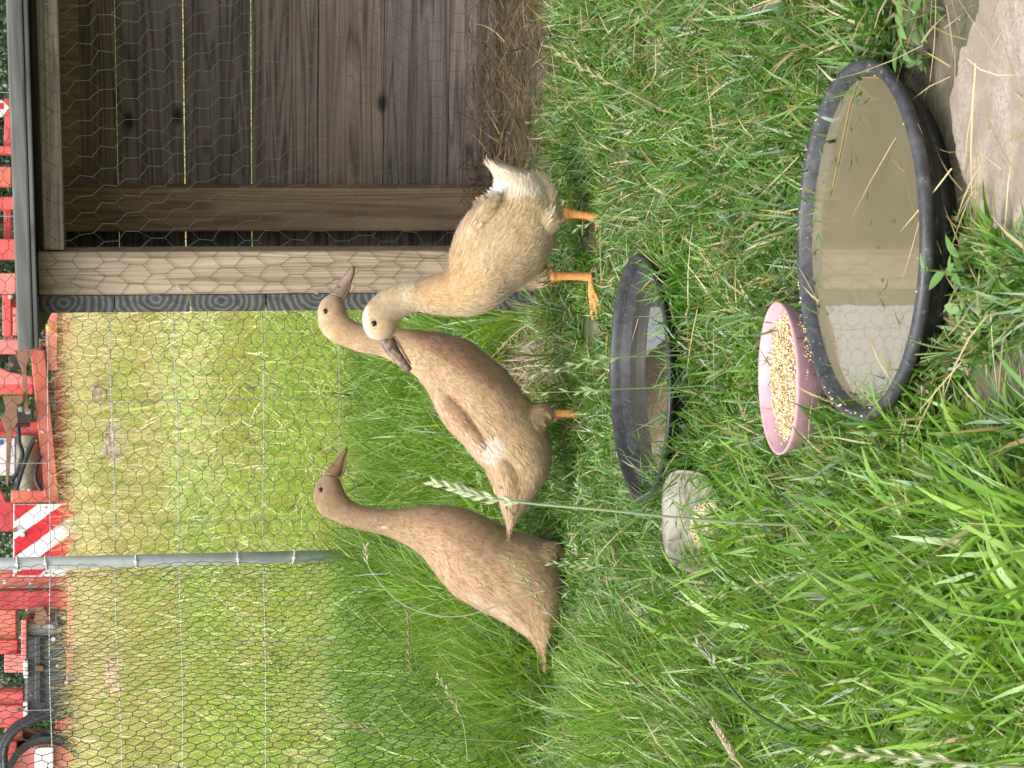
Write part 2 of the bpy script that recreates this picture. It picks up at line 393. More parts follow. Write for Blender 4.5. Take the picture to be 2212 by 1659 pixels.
def hexnet(a0, a1, b0, b1, p, per, tw, mode, jit, seed):
    """segments of hexagonal netting over a rectangle (a horizontal, b vertical); mode v: twists run vertically"""
    r = np.random.default_rng(seed)
    if mode == 'v': L0, L1, W0, W1 = b0, b1, a0, a1
    else: L0, L1, W0, W1 = a0, a1, b0, b1
    K = int((W1-W0)/(p/2))+2; Mn = int((L1-L0)/per)+2
    k = np.arange(K)[:, None]; m = np.arange(-1, Mn)[None]
    cw = W0+k*p/2+0*m; cl = L0+(m+.5*(k % 2))*per+0*k
    jx = r.normal(0, jit, cw.shape); jl = r.normal(0, jit, cw.shape)
    cw = cw+jx+.004*np.sin(cl*9+seed)+.002*np.sin(cl*31+cw*17); cl = cl+jl
    tl = r.normal(0, .06, cw.shape)
    s0 = np.stack([cl-tw/2, cw-tl*tw/2], -1); s1 = np.stack([cl+tw/2, cw+tl*tw/2], -1)
    A = [s0.reshape(-1, 2)]; B = [s1.reshape(-1, 2)]
    for kk in range(K):
        for dk in (-1, 1):
            j = kk+dk
            if 0 <= j < K:
                e = s1[kk]; f = s0[j]
                if kk % 2 == 0: A.append(e); B.append(f)
                else: A.append(e[:-1]); B.append(f[1:])
    A = np.concatenate(A); B = np.concatenate(B)
    ok = (A[:, 0] > L0) & (B[:, 0] < L1) & (A[:, 1] > W0-.001) & (B[:, 1] > W0-.001) & (A[:, 1] < W1) & (B[:, 1] < W1)
    A, B = A[ok], B[ok]
    if mode == 'v': A, B = A[:, ::-1], B[:, ::-1]
    return A, B
shed()

# ------------------------------------------------------------------ fence, post, loose netting
FY = 4.35
def fence():
    t = thing('wire_fence', (-.2, FY, .12), 'stock fence of galvanised wires with green hexagonal netting behind the ducks', 'fence')
    xs = np.linspace(-1.8, 1.7, 60); w_ = MB()
    for i, z in enumerate((.134, .227, .402, .591, .725, .866, 1.01, 1.16)):
        P = np.stack([xs, FY+.006+.004*np.sin(xs*5+i), z+.004*np.sin(xs*3.1+i*2)-.002*np.sin(xs*11+i)], 1)
        w_.tube(P, .0010, 5)
    w_.build('line_wire', M_GALV, t, True)
    s = MB()
    for i, x in enumerate(np.arange(-1.77, 1.7, .1345*2)):
        s.segs([(x, FY+.004, .866)], [(x+.003, FY+.004, 1.16)], .0011, 4)
        for z in (.866, 1.01, 1.16): s.add(*knot((x, FY+.004, z)))
    for x in np.arange(-1.64, 1.7, .269):
        s.segs([(x, FY+.004, .13)], [(x+.004, FY+.004, .866)], .0006, 4)
        for z in (.134, .227, .402, .591, .725): s.add(*knot((x, FY+.004, z), .002))
    s.build('stay_wire', M_GALV, t)
    A, B = hexnet(-.37, 1.7, .135, 1.25, .0290, .060, .017, 'h', .0012, 5)
    n = MB(); f = lambda Q: np.stack([Q[:, 0], FY-.004+.004*np.sin(Q[:, 0]*7)*np.sin(Q[:, 1]*6), Q[:, 1]+.006*np.sin(Q[:, 0]*4)], 1)
    n.segs(f(A), f(B), .00068, 3); n.build('wire_netting', M_WIRED, t)
def knot(c, r=.003):
    V = np.array([(1, 0, 0), (-1, 0, 0), (0, 1, 0), (0, -1, 0), (0, 0, 1), (0, 0, -1)])*r+np.array(c)
    return V, np.array([(0, 2, 4), (2, 1, 4), (1, 3, 4), (3, 0, 4), (2, 0, 5), (1, 2, 5), (3, 1, 5), (0, 3, 5)])
fence()
def post():
    p0, p1 = at(790, 1197, FY), at(0, 1216, FY)
    d = (p1-p0)/(p1[2]-p0[2]); base = p0+d*(.05-p0[2]); top = p0+d*(1.35-p0[2])
    t = thing('fence_post', (base[0], FY-.02, .1), 'grey galvanised tube post holding the wire netting with white ties', 'post')
    m = MB(); n = 20; off = np.array([0, -.025, 0])
    m.tube([base+off, base+off+(top-base)*.5, top+off, top+off+(0, 0, .004)], [.0135, .0135, .0135, .011], 20)
    m.build('pole', M_TUBE, t, True)
    for x in (101, 294, 513, 633, 40):
        q = p0+d*(at(x, 1200, FY)[2]-p0[2])+off
        k = MB(); tt = np.linspace(0, 2*np.pi, 21)
        tl = rng.uniform(-.003, .003)
        P = np.stack([q[0]+.0148*np.cos(tt), q[1]+.0148*np.sin(tt), q[2]+tl*np.cos(tt)], 1)
        k.tube(P, .0018, 5); k.box(-.003, .003, -.019, -.014, -.004, .004, o=q); k.build('cable_tie', M_WHITE, t, True)
post()
def loose_net():
    a = np.array([-.392, FY-.03]); b = np.array([-.68, 2.62]); L = np.linalg.norm(b-a); e = (b-a)/L
    t = thing('side_netting', (a[0], a[1], .12), 'dark green netting running from the grey post towards the viewer', 'netting')
    A, B = hexnet(0, L, .12, 1.3, .0295, .060, .017, 'h', .0014, 8)
    def f(Q):
        nrm = np.array([-e[1], e[0]])
        w_ = .012*np.sin(Q[:, 0]*6+Q[:, 1]*3)+.006*np.sin(Q[:, 1]*14)
        xy = a+Q[:, :1]*e+w_[:, None]*nrm
        return np.column_stack([xy, Q[:, 1]+.010*np.sin(Q[:, 0]*5)+.0*Q[:, 0]])
    n = MB(); n.segs(f(A), f(B), .0008, 3); n.build('wire_netting', M_WIREG, t)
    # slack folds of the netting gathered at the post
    n = MB()
    A, B = hexnet(0, .10, .15, 1.3, .0295, .060, .017, 'h', .0030, 9)
    g = lambda Q: np.column_stack([a[0]+.010-.35*Q[:, 0]+.012*np.sin(Q[:, 1]*9), a[1]-.012-.25*Q[:, 0]+.01*np.sin(Q[:, 0]*40), Q[:, 1]])
    n.segs(g(A), g(B), .00058, 3); n.build('netting_fold', M_WIREG, t)
loose_net()
# ------------------------------------------------------------------ tubs, dishes, feed
def rubber(name, dust=.5, base=.016):
    m, t, b = new_mat(name); v = objc(t)
    f = noise(t, v, 55, 8, .8, .7); g = noise(t, v, 240, 4, .3)
    geo = t.nodes.new('ShaderNodeNewGeometry'); sp = t.nodes.new('ShaderNodeSeparateXYZ'); t.links.new(geo.outputs['Position'], sp.inputs[0])
    c = ramp(t, f, [(.36, (base, base, base*1.1)), (.52, (base*2.0, base*2.1, base*2.4)), (.66+.1*(1-dust), (.13*dust+.03, .13*dust+.03, .125*dust+.03))])
    c = mixc(t, ramp(t, g, [(.64, (0, 0, 0)), (.70, (dust, dust, dust))]), c, (.33, .32, .29))
    t.links.new(c, b.inputs['Base Color'])
    t.links.new(ramp(t, f, [(.3, (.32, .32, .32)), (.7, (.62, .62, .62))]), b.inputs['Roughness'])
    bump(t, b, f, .3, .001); return m
M_RUB = rubber('black_rubber_dusty', .40, .020)
M_RUB2 = rubber('black_plastic_clean', .16, .010)
def muddy():
    m, t, b = new_mat('dried_mud_on_rubber'); v = objc(t, (1, 1, 1.6)); f = noise(t, v, 70, 8, 1.2, .7)
    t.links.new(ramp(t, f, [(.42, (.012, .012, .012)), (.56, (.03, .028, .024)), (.70, (.12, .095, .06))]), b.inputs['Base Color'])
    b.inputs['Roughness'].default_value = .7; bump(t, b, f, .6, .002); return m
M_MUDDY = muddy()
def water_mat(name, c1, c2, ior=1.5):
    m, t, b = new_mat(name); v = objc(t); f = noise(t, v, 5, 3, .6)
    t.links.new(ramp(t, f, [(.3, c1), (.7, c2)]), b.inputs['Base Color'])
    b.inputs['Roughness'].default_value = .012; b.inputs['IOR'].default_value = ior
    g = noise(t, v, 16, 2, .2); bump(t, b, g, .035, .004); return m
M_WATER = water_mat('murky_water', (.14, .120, .070), (.18, .155, .095), 2.4)
M_WATER2 = water_mat('dark_water', (.03, .028, .022), (.045, .04, .032), 2.1)
TUB = np.array([.116, 1.573]); TRAY = np.array([.005, 2.335]); BOWL = np.array([.001, 1.768]); DISH = np.array([-.160, 2.150])
def tubs():
    c = (*TUB, 0)
    t = thing('water_tub', c, 'large round black rubber tub filled with cloudy tan water', 'tub')
    m = MB()
    m.lathe([(.1475, .0302), (.1440, .026), (.135, .014), (.1255, .004), (.122, -.004), (.0, -.004)][::-1][1:], 96, c, 1, .002)
    m.build('tub_wall', M_MUDDY, t, True)
    m = MB()
    m.lathe([(.1470, .0300), (.1500, .0300), (.1524, .0315), (.1532, .0350), (.1525, .0385), (.1505, .0402), (.1480, .0408), (.1452, .0402), (.1438, .0385), (.1425, .035), (.1400, .030), (.1385, .020), (.135, .010), (.100, .006), (.0005, .006)], 120, c, 1, .0012, cap=False)
    m.build('rim', M_RUB, t, True)
    m = MB(); r = np.linspace(.0005, .1400, 12); m.lathe([(x, .0290) for x in r], 96, c, 1, .0012)
    tag(m.build('water', M_WATER, None, True), 'cloudy tan water lying in the large black tub, mirroring sky and post', 'water', kind='stuff')
    # cut grass floating on the water
    V = []; F = []; C = []; k = 0
    for (x, y) in ((1905, 600), (1900, 640), (1912, 615), (1760, 300), (1795, 420), (1930, 470), (1880, 480), (1870, 420), (1895, 540), (1850, 345), (1835, 352), (1760, 480), (1905, 660), (1770, 300)):
        P = gnd(x, y, .0297); a = rng.normal(1.57, .5); L = rng.uniform(.006, .022); w_ = rng.uniform(.0006, .0013)
        d = np.array([math.cos(a), math.sin(a), 0])*L/2; s = np.array([-math.sin(a), math.cos(a), 0])*w_
        bend = s*rng.normal(0, 2)
        V += [P-d, P+bend+s, P+bend-s, P+d]; F.append((k, k+2, k+3, k+1)); C += [(.10, .16, .03)]*4; k += 4
    P = [gnd(x, y, .0300) for x, y in ((1900, 168), (1858, 167), (1850, 185), (1835, 230), (1815, 330), (1800, 400))]
    q = MB(); q.tube(P, .0007, 5, (.30, .22, .09)); 
    o = mesh_np('floating_grass', np.concatenate([V, q.V[0]]), [np.array(F)]+[f[0]+len(V) for f in q.F.values()], M_DRY, col=np.concatenate([C, q.C[0]]))
    tag(o, 'torn grass blades and a straw floating on the tub water', 'grass', kind='stuff')
    c = (*TRAY, float(gz(*TRAY))+.004)
    t = thing('water_tray', c, 'shallow black plastic tray sunk in grass behind the pink bowl, dark water inside', 'tray')
    m = MB()
    m.lathe([(.128, 0), (.146, .028), (.1500, .030), (.1525, .0335), (.1512, .0360), (.1480, .0368), (.1455, .0345), (.1440, .028), (.1405, .015), (.1345, .006), (.0005, .003)], 110, c, 1, .002)
    m.build('tray_body', M_RUB2, t, True)
    m = MB(); m.lathe([(x, .0125) for x in np.linspace(.0005, .1385, 10)], 80, c, 1, .0015)
    tag(m.build('water', M_WATER2, None, True), 'dark water in the shallow black tray, mirroring white sky', 'water', kind='stuff')
    # pink bowl
    c = (*BOWL, .002)
    m, tt, b = new_mat('dusty_pink_plastic'); v = objc(tt); f = noise(tt, v, 60, 8, .5, .7)
    tt.links.new(ramp(tt, f, [(.35, (.44, .25, .29)), (.55, (.54, .31, .36)), (.70, (.44, .30, .22))]), b.inputs['Base Color'])
    b.inputs['Roughness'].default_value = .45; b.inputs['Subsurface Weight'].default_value = .15; b.inputs['Subsurface Radius'].default_value = (.01, .004, .004)
    bowl = MB()
    pr = [(.042, 0), (.052, .004), (.063, .020), (.070, .036), (.0722, .041), (.0728, .0435), (.0718, .0445), (.0700, .0430), (.066, .034), (.058, .018), (.046, .007), (.0005, .006)]
    bowl.lathe(pr, 96, (0, 0, 0), 1, .002)
    V = bowl.V[0]; TI = math.radians(-3.5); RT = np.array([[1, 0, 0], [0, math.cos(TI), -math.sin(TI)], [0, math.sin(TI), math.cos(TI)]])
    bowl.V[0] = V@RT.T+np.array(c)
    o = bowl.build('feed_bowl', m, None, True); tag(o, 'small pink bowl of cracked grain leaning against the big tub', 'bowl')
    # grey transparent dish
    c = (*DISH, float(gz(*DISH))+.006)
    m, tt, b = new_mat('dirty_clear_plastic'); v = objc(tt); f = noise(tt, v, 45, 8, .6, .7)
    tt.links.new(ramp(tt, f, [(.38, (.15, .13, .09)), (.52, (.27, .255, .20)), (.70, (.36, .35, .29))]), b.inputs['Base Color'])
    b.inputs['Roughness'].default_value = .35; b.inputs['Transmission Weight'].default_value = .08; b.inputs['IOR'].default_value = 1.3
    dish = MB(); n = 80; tl = np.arange(n)/n*2*np.pi
    pr = [(.80, 0), (.90, .010), (.97, .021), (1.0, .023), (1.0, .0245), (.955, .0235), (.90, .014), (.80, .004), (.45, .0035), (.40, .0055), (.35, .0035), (.01, .0035)]
    Vv = []
    for r, z in pr:
        e = .62; ca, sa = np.cos(tl), np.sin(tl)
        x = r*.058*np.sign(ca)*np.abs(ca)**e; y = r*.088*np.sign(sa)*np.abs(sa)**e
        Vv.append(np.stack([x, y, np.full(n, z)+y*.10], 1))
    k = np.arange(n); F = np.concatenate([np.stack([i*n+k, i*n+(k+1) % n, (i+1)*n+(k+1) % n, (i+1)*n+k], 1) for i in range(len(pr)-1)])
    dish.add(np.concatenate(Vv)+np.array(c), F)
    tag(dish.build('feed_dish', m, None, True), 'small oblong dish of dirty clear plastic with a little grain, left of the pink bowl', 'dish')
tubs()
def kernels(name, pts, size, label):
    n = len(pts); r = rng
    base = np.array([(1, 0, 0), (-1, 0, 0), (0, 1, 0), (0, -1, 0), (0, 0, 1), (0, 0, -1)], float)
    F = np.array([(0, 2, 4), (2, 1, 4), (1, 3, 4), (3, 0, 4), (2, 0, 5), (1, 2, 5), (3, 1, 5), (0, 3, 5)])
    S = r.uniform(.6, 1.35, (n, 1, 3))*size*r.uniform(.55, 1.2, (n, 1, 1)); q = r.normal(size=(n, 3, 3)); q, _ = np.linalg.qr(q)
    V = np.einsum('nij,nkj->nki', q, base[None]*S*r.uniform(.75, 1.2, (n, 6, 1)))+pts[:, None]
    pal = 1.0*np.array([(.58, .44, .20), (.64, .52, .28), (.68, .60, .42), (.48, .30, .15), (.72, .66, .50), (.36, .20, .10), (.66, .48, .14), (.72, .69, .60)])
    C = pal[r.choice(8, n, p=[.2, .2, .2, .1, .15, .04, .09, .02])]*r.uniform(.8, 1.1, (n, 1))
    o = mesh_np(name, V.reshape(-1, 3), (F[None]+6*np.arange(n)[:, None, None]).reshape(-1, 3), M_KERN, col=np.repeat(C, 6, 0))
    tag(o, label, 'grain', kind='stuff')
M_KERN = vcol_mat('cracked_grain', .65, 500, .3, .3)
def feed():
    n = 6000; a = rng.uniform(0, 2*np.pi, n); r = np.sqrt(rng.uniform(0, 1, n))
    x = BOWL[0]+.003+r*.0625*np.cos(a); y = BOWL[1]-.007+r*.0600*np.sin(a)
    z = .0375+.008*(1-r**2)-(y-BOWL[1])*.05+rng.uniform(-.005, .001, n)+.002*np.sin(x*190)*np.cos(y*170)
    m = 260; a2 = rng.uniform(0, 2*np.pi, m); r2 = rng.uniform(.90, 1.15, m)
    x2 = BOWL[0]+r2*.056*np.cos(a2); y2 = BOWL[1]+r2*.056*np.sin(a2); z2 = .004+np.interp(r2*.056, [.05, .058, .066, .072], [.012, .020, .036, .045])
    P = np.concatenate([np.stack([x, y, z], 1), np.stack([x2, y2, z2+.002-(y2-BOWL[1])*.045], 1)])
    kernels('cracked_grain', P, .00125, 'heap of yellow cracked grain in the small pink bowl')
    n = 1300; a = rng.uniform(0, 2*np.pi, n); r = np.sqrt(rng.uniform(0, 1, n))**.8
    x = DISH[0]-.014+r*.036*np.cos(a); y = DISH[1]-.012+r*.056*np.sin(a)+.25*(x-DISH[0]); zz = float(gz(*DISH))+.0115
    kernels('cracked_grain', np.stack([x, y, zz+.006*(1-r)+(y-DISH[1])*.10+rng.uniform(0, .001, n)], 1), .00125, 'thin scatter of cracked grain in the clear oblong dish')
    n = 110; a = np.where(rng.uniform(0, 1, n) < .6, rng.normal(2.1, .5, n), rng.uniform(.2, 6.4, n)); r = np.where(rng.uniform(0, 1, n) < .6, rng.uniform(.143, .150, n), rng.uniform(.17, .24, n)); P = np.stack([TUB[0]+r*np.cos(a), TUB[1]+r*np.sin(a), np.where(r < .16, .0408, .008)], 1)
    kernels('spilled_grain', P, .0011, 'crumbs of grain spilled on the rim of the big tub and the soil round it')
feed()

# ------------------------------------------------------------------ ducks
def zoomB(x, y): return x/3.360+768, y/3.360+658.3
def zoomH(x, y): return x/6.048+658.3, y/6.048+548.6
def zoomC(x, y): return x/2.7488+658.3, y/2.7488+932.6
def zoomA(x, y): return x/3.024+768, y/3.024+329.2
def pair(z, a, b): return (*z(*a), *z(*b))
DA, DB, DC = 2.735, 2.850, 3.010
#            back / crown side        throat / belly side         half thickness (metres)
STB = [(zoomH, (345, 520), (478, 588), .0095), (zoomH, (235, 590), (530, 700), .0150), (zoomH, (172, 715), (552, 770), .0185), (zoomH, (172, 880), (575, 815), .0185),
       (zoomH, (215, 1010), (625, 858), .0170), (zoomH, (330, 1125), (690, 900), .0150), (zoomH, (520, 1210), (790, 925), .0140), (zoomH, (740, 1290), (930, 940), .0145),
       (zoomH, (980, 1330), (1090, 955), .0160), (zoomB, (290, 425), (320, 172), .0180), (zoomB, (430, 512), (500, 188), .0270), (zoomB, (512, 612), (660, 208), .0360),
       (zoomB, (562, 712), (820, 262), .0450), (zoomB, (615, 810), (960, 370), .0520), (zoomB, (680, 890), (1080, 470), .0570), (zoomB, (750, 965), (1170, 580), .0600),
       (zoomB, (820, 1060), (1255, 680), .0610), (zoomB, (882, 1130), (1335, 800), .0600), (zoomB, (945, 1192), (1388, 925), .0570), (zoomB, (988, 1250), (1414, 1060), .0530),
       (zoomB, (1012, 1312), (1407, 1180), .0480), (zoomB, (1030, 1380), (1358, 1290), .0420), (zoomB, (1050, 1440), (1292, 1395), .0340), (zoomB, (1072, 1510), (1225, 1490), .0250),
       (zoomB, (1092, 1575), (1166, 1580), .0150), (zoomB, (1108, 1640), (1130, 1648), .0070), (zoomB, (1113, 1682), (1118, 1688), .0015)]
STC = [(zoomC, (118, 250), (202, 270), .0100), (zoomC, (80, 292), (220, 312), .0155), (zoomC, (52, 362), (238, 358), .0190), (zoomC, (60, 430), (262, 393), .0190),
       (zoomC, (100, 492), (302, 422), .0175), (zoomC, (180, 532), (355, 440), .0160), (zoomC, (290, 572), (430, 455), .0155), (zoomC, (400, 597), (520, 459), .0165),
       (zoomC, (490, 622), (600, 451), .0190), (zoomC, (580, 662), (690, 441), .0250), (zoomC, (650, 702), (780, 435), .0320), (zoomC, (700, 747), (880, 440), .0390),
       (zoomC, (745, 802), (970, 463), .0450), (zoomC, (790, 862), (1060, 498), .0500), (zoomC, (840, 922), (1150, 548), .0540), (zoomC, (900, 977), (1240, 588), .0570),
       (zoomC, (970, 1022), (1340, 613), .0590), (zoomC, (1050, 1067), (1430, 650), .0590), (zoomC, (1130, 1102), (1490, 730), .0560), (zoomC, (1200, 1142), (1520, 820), .0520),
       (zoomC, (1260, 1177), (1530, 920), .0470), (zoomC, (1310, 1212), (1525, 1020), .0400), (zoomC, (1350, 1252), (1500, 1110), .0320), (zoomC, (1375, 1292), (1470, 1190), .0230),
       (zoomC, (1395, 1325), (1448, 1262), .0150), (zoomC, (1408, 1362), (1440, 1322), .0080), (zoomC, (1418, 1408), (1430, 1398), .0020)]
STA = [(zoomH, (975, 1135), (1128, 1082), .0100), (zoomH, (845, 1090), (1178, 1030), .0155), (zoomH, (768, 965), (1203, 970), .0190), (zoomH, (752, 850), (1220, 912), .0200),
       (zoomH, (775, 725), (1242, 878), .0190), (zoomH, (850, 618), (1275, 843), .0180), (zoomH, (960, 510), (1330, 805), .0175), (zoomH, (1090, 435), (1400, 772), .0180),
       (zoomH, (1230, 378), (1470, 747), .0190), (zoomA, (400, 832), (430, 1045), .0210), (zoomA, (500, 800), (530, 1062), .0270), (zoomA, (582, 772), (625, 1072), .0340),
       (zoomA, (612, 735), (735, 1070), .0420), (zoomA, (614, 675), (850, 1040), .0490), (zoomA, (629, 610), (950, 985), .0550), (zoomA, (651, 540), (1035, 910), .0590),
       (zoomA, (692, 460), (1125, 845), .0610), (zoomA, (745, 388), (1222, 745), .0620), (zoomA, (800, 337), (1290, 610), .0600), (zoomA, (858, 300), (1318, 470), .0560),
       (zoomA, (893, 260), (1305, 330), .0510), (zoomA, (906, 205), (1252, 220), .0440), (zoomA, (906, 165), (1165, 155), .0350), (zoomA, (892, 130), (1065, 110), .0240),
       (zoomA, (872, 98), (1000, 85), .0130), (zoomA, (853, 74), (975, 68), .0040)]
def duck(name, ST, D, label, extras, colour, eye, bill, billcol, legs, seed, flipwing=None):
    st = np.array([(*z(*a), *z(*b), h) for z, a, b, h in ST])
    n = 96; S = crom(st, n); r = np.random.default_rng(seed)
    A3 = np.array([at(x, y, D) for x, y in S[:, :2]]); B3 = np.array([at(x, y, D) for x, y in S[:, 2:4]])
    C = (A3+B3)/2; H = (A3-B3)/2; hw = np.maximum(S[:, 4], .001)
    m = 40; ph = np.arange(m)/m*2*np.pi
    ring = C[:, None]+H[:, None]*np.cos(ph)[None, :, None]+hw[:, None, None]*np.array([0, -1., 0])*np.sin(ph)[None, :, None]
    k = np.arange(m)
    F = [np.concatenate([np.stack([i*m+k, i*m+(k+1) % m, (i+1)*m+(k+1) % m, (i+1)*m+k], 1) for i in range(n-1)])]
    b = MB(); b.add(ring.reshape(-1, 3), F[0])
    caps = np.array([C[0], C[-1]]); 
    b.add(caps, []) if False else None
    # close the two ends with fans
    e0 = len(b.V[0]); b.V[0] = np.vstack([b.V[0], caps]); b.C[0] = np.ones((len(b.V[0]), 3)); b.n = len(b.V[0])
    b.F.setdefault(3, []).append(np.stack([np.full(m, e0), (k+1) % m, k], 1))
    b.F[3].append(np.stack([np.full(m, e0+1), (n-1)*m+k, (n-1)*m+(k+1) % m], 1))
    for P, R, sy, off in extras:        # wings, thighs: lofts of ellipses merged into the one body
        P = np.array([at(x, y, D)+np.array([0, o, 0]) for (x, y), o in zip(P, off)]); q = crom(np.column_stack([P, R, sy]), 24)
        T = np.gradient(q[:, :3], axis=0); T[:, 1] *= .5; T /= np.linalg.norm(T, axis=1, keepdims=True)
        side = np.cross(T, [0, 1., 0]); side /= np.linalg.norm(side, axis=1, keepdims=True)
        mm = 20; p2 = np.arange(mm)/mm*2*np.pi; k2 = np.arange(mm)
        rg = q[:, None, :3]+side[:, None]*(np.abs(q[:, 3])[:, None]*np.cos(p2))[:, :, None]+np.array([0, 1., 0])*(np.abs(q[:, 4])[:, None]*np.sin(p2))[:, :, None]
        Fq = np.concatenate([np.stack([i*mm+k2, i*mm+(k2+1) % mm, (i+1)*mm+(k2+1) % mm, (i+1)*mm+k2], 1) for i in range(23)])
        b.add(rg.reshape(-1, 3), [Fq, k2[::-1][None].repeat(1, 0), (23*mm+k2)[None]])
    tmp = b.build('body_draft', None)
    bm = bmesh.new(); bm.from_mesh(tmp.data); bmesh.ops.recalc_face_normals(bm, faces=bm.faces); bm.to_mesh(tmp.data); bm.free()
    md = tmp.modifiers.new('r', 'REMESH'); md.mode = 'VOXEL'; md.voxel_size = .0022
    sm = tmp.modifiers.new('s', 'SMOOTH'); sm.iterations = 7; sm.factor = .5
    dg = bpy.context.evaluated_depsgraph_get(); me = bpy.data.meshes.new_from_object(tmp.evaluated_get(dg))
    bpy.data.objects.remove(tmp)
    nv = len(me.vertices); V = np.empty(nv*3, np.float32); me.vertices.foreach_get('co', V); V = V.reshape(-1, 3).astype(float)
    Nn = np.empty(nv*3, np.float32); me.vertices.foreach_get('normal', Nn); Nn = Nn.reshape(-1, 3).astype(float)
    lt = np.empty(len(me.polygons), np.int32); me.polygons.foreach_get('loop_total', lt)
    vi = np.empty(len(me.loops), np.int32); me.loops.foreach_get('vertex_index', vi)
    quads = vi.reshape(-1, 4) if (lt == 4).all() else None
    tris = None
    if quads is None:
        me.calc_loop_triangles(); tris = np.empty(len(me.loop_triangles)*3, np.int32); me.loop_triangles.foreach_get('vertices', tris); tris = tris.reshape(-1, 3)
    # nearest centreline station for flow
    T = np.gradient(C, axis=0); T /= np.linalg.norm(T, axis=1, keepdims=True)
    idx = np.argmin(((V[:, None]-C[None])**2).sum(-1), 1) if nv < 60000 else np.zeros(nv, int)
    T[:, 1] = 0
    flow = T[idx]+np.array([0, 0, -.15])*np.clip((idx[:, None]-30)/30, 0, 1)
    flow -= Nn*(flow*Nn).sum(1, keepdims=True); flow /= np.linalg.norm(flow, axis=1, keepdims=True)+1e-9
    px, py = prj(V); bell = ((V-C[idx])*(-H[idx])).sum(1)/((H[idx]**2).sum(1)+1e-9)
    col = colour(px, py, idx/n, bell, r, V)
    # slight feather relief
    e1 = (V*flow).sum(1)
    V = V+Nn*((vn(V[:, 0]*1.0+V[:, 1], V[:, 2], .006, 3)-.5)*.0006*np.clip((idx-20)/30, 0, 1)+(vn(V[:, 0]+V[:, 1], V[:, 2], .02, 4)-.5)*.002*np.clip((idx-30)/30, 0, 1))[:, None]
    # down: short fine strips lying along the flow
    K = 42000; s = r.integers(0, nv, K); t01 = idx[s]/n
    root = V[s]+r.normal(0, .0009, (K, 3)); fl = flow[s]+r.normal(0, .12, (K, 3)); L = (np.interp(t01, [0, .06, .3, .5, .8, 1], [.0016, .0025, .004, .0060, .0085, .011])*r.uniform(.5, 1.3, K))[:, None]
    nn = Nn[s]; lift = r.uniform(.0, .13, (K, 1))
    sd = np.cross(nn, fl); sd /= np.linalg.norm(sd, axis=1, keepdims=True)+1e-9; wd = (np.interp(t01, [0, .3, 1], [.00024, .00032, .00045])*r.uniform(.7, 1.3, K))[:, None]
    mid = root+fl*L*.55+nn*L*lift*.7; tip = root+fl*L+nn*L*lift*1.0
    FV = np.stack([root-nn*.0008-sd*wd, root-nn*.0008+sd*wd, mid-sd*wd, mid+sd*wd, tip-sd*wd*.15, tip+sd*wd*.15], 1).reshape(-1, 3)
    o0 = nv+6*np.arange(K)[:, None]; FF = np.concatenate([o0+np.array([0, 1, 3, 2]), o0+np.array([2, 3, 5, 4])])
    fc = np.repeat(np.clip(col[s]*r.uniform(.965, 1.035, (K, 1)), 0, 1), 6, 0)
    base = at(*[(S[int(n*.65), 0]+S[int(n*.65), 2])/2, (S[int(n*.65), 1]+S[int(n*.65), 3])/2], D)
    t = thing('duck', (base[0], D, float(gz(base[0], D))), label, 'duck', 'young ducks standing together by the house')
    inv = np.array([base[0], D, float(gz(base[0], D))])
    # layered flat feathers over wings and flank
    K2 = 2600; cand = np.nonzero((t_all := idx/n) > .42)[0]; s = r.choice(cand, K2); L = (r.uniform(.008, .017, K2)*np.interp(idx[s]/n, [.42, .6, .85, 1], [.7, 1.1, 1.2, .8]))[:, None]; wd = L*.22
    fl = flow[s]+r.normal(0, .05, (K2, 3)); nn = Nn[s]; sd = np.cross(nn, fl); sd /= np.linalg.norm(sd, axis=1, keepdims=True)+1e-9
    tt = np.array([0, .3, .6, .85, 1.0]); pr = np.array([.5, .9, 1, .75, .12]); rt = V[s]-nn*.0004
    ctr = rt[:, None]+fl[:, None]*L[:, None]*tt[None, :, None]+nn[:, None]*(L*.055)[:, None]*tt[None, :, None]-np.array([0, 0, 0])
    dd = sd[:, None]*wd[:, None]*pr[None, :, None]*.5
    W2 = np.stack([ctr-dd-nn[:, None]*.0004, ctr+dd-nn[:, None]*.0004], 2).reshape(-1, 3); i5 = np.arange(4)*2
    F2 = (np.stack([i5, i5+1, i5+3, i5+2], 1)[None]+(nv+len(FV)+10*np.arange(K2))[:, None, None]).reshape(-1, 4)
    c2 = np.repeat(np.clip(col[s]*r.uniform(.96, 1.03, (K2, 1)), 0, 1), 10, 0)
    NV = np.concatenate([Nn, np.repeat(nn, 6, 0), np.repeat(nn, 10, 0)])
    FV = np.concatenate([FV, W2]); FF = np.concatenate([FF, F2]); fc = np.concatenate([fc, c2])
    body = mesh_np('body', np.concatenate([V, FV])-inv, [f for f in (quads, tris, FF) if f is not None], M_DOWN, t, True, np.concatenate([col, fc]))
    body.data.normals_split_custom_set_from_vertices(NV.astype(np.float32)) if len(body.data.vertices) == len(NV) else print('normals skipped')
    bpy.data.meshes.remove(me)
    # eyes
    hw_h = extras_eye = None
    for sgn in (-1, 1):
        ex, ey, er = eye; P = at(ex, ey, D); j = np.argmin(((C-P)**2).sum(1))
        rel = abs(((P-C[j])*H[j]).sum()/((H[j]**2).sum())); yy = hw[j]*math.sqrt(max(0, 1-min(rel, .97)**2))
        c = P+np.array([0, sgn*(yy-.0004), 0]); rr = er
        e = MB(); th = np.linspace(0, np.pi, 13)
        e.lathe([(rr*math.sin(q)+1e-4, rr*math.cos(q)*.72) for q in th], 20)
        Ve = e.V[0][:, [0, 2, 1]]+c; F_ = [f[0] for f in e.F.values()]
        eo = mesh_np('eye', Ve-inv, F_, M_EYE, t, True)
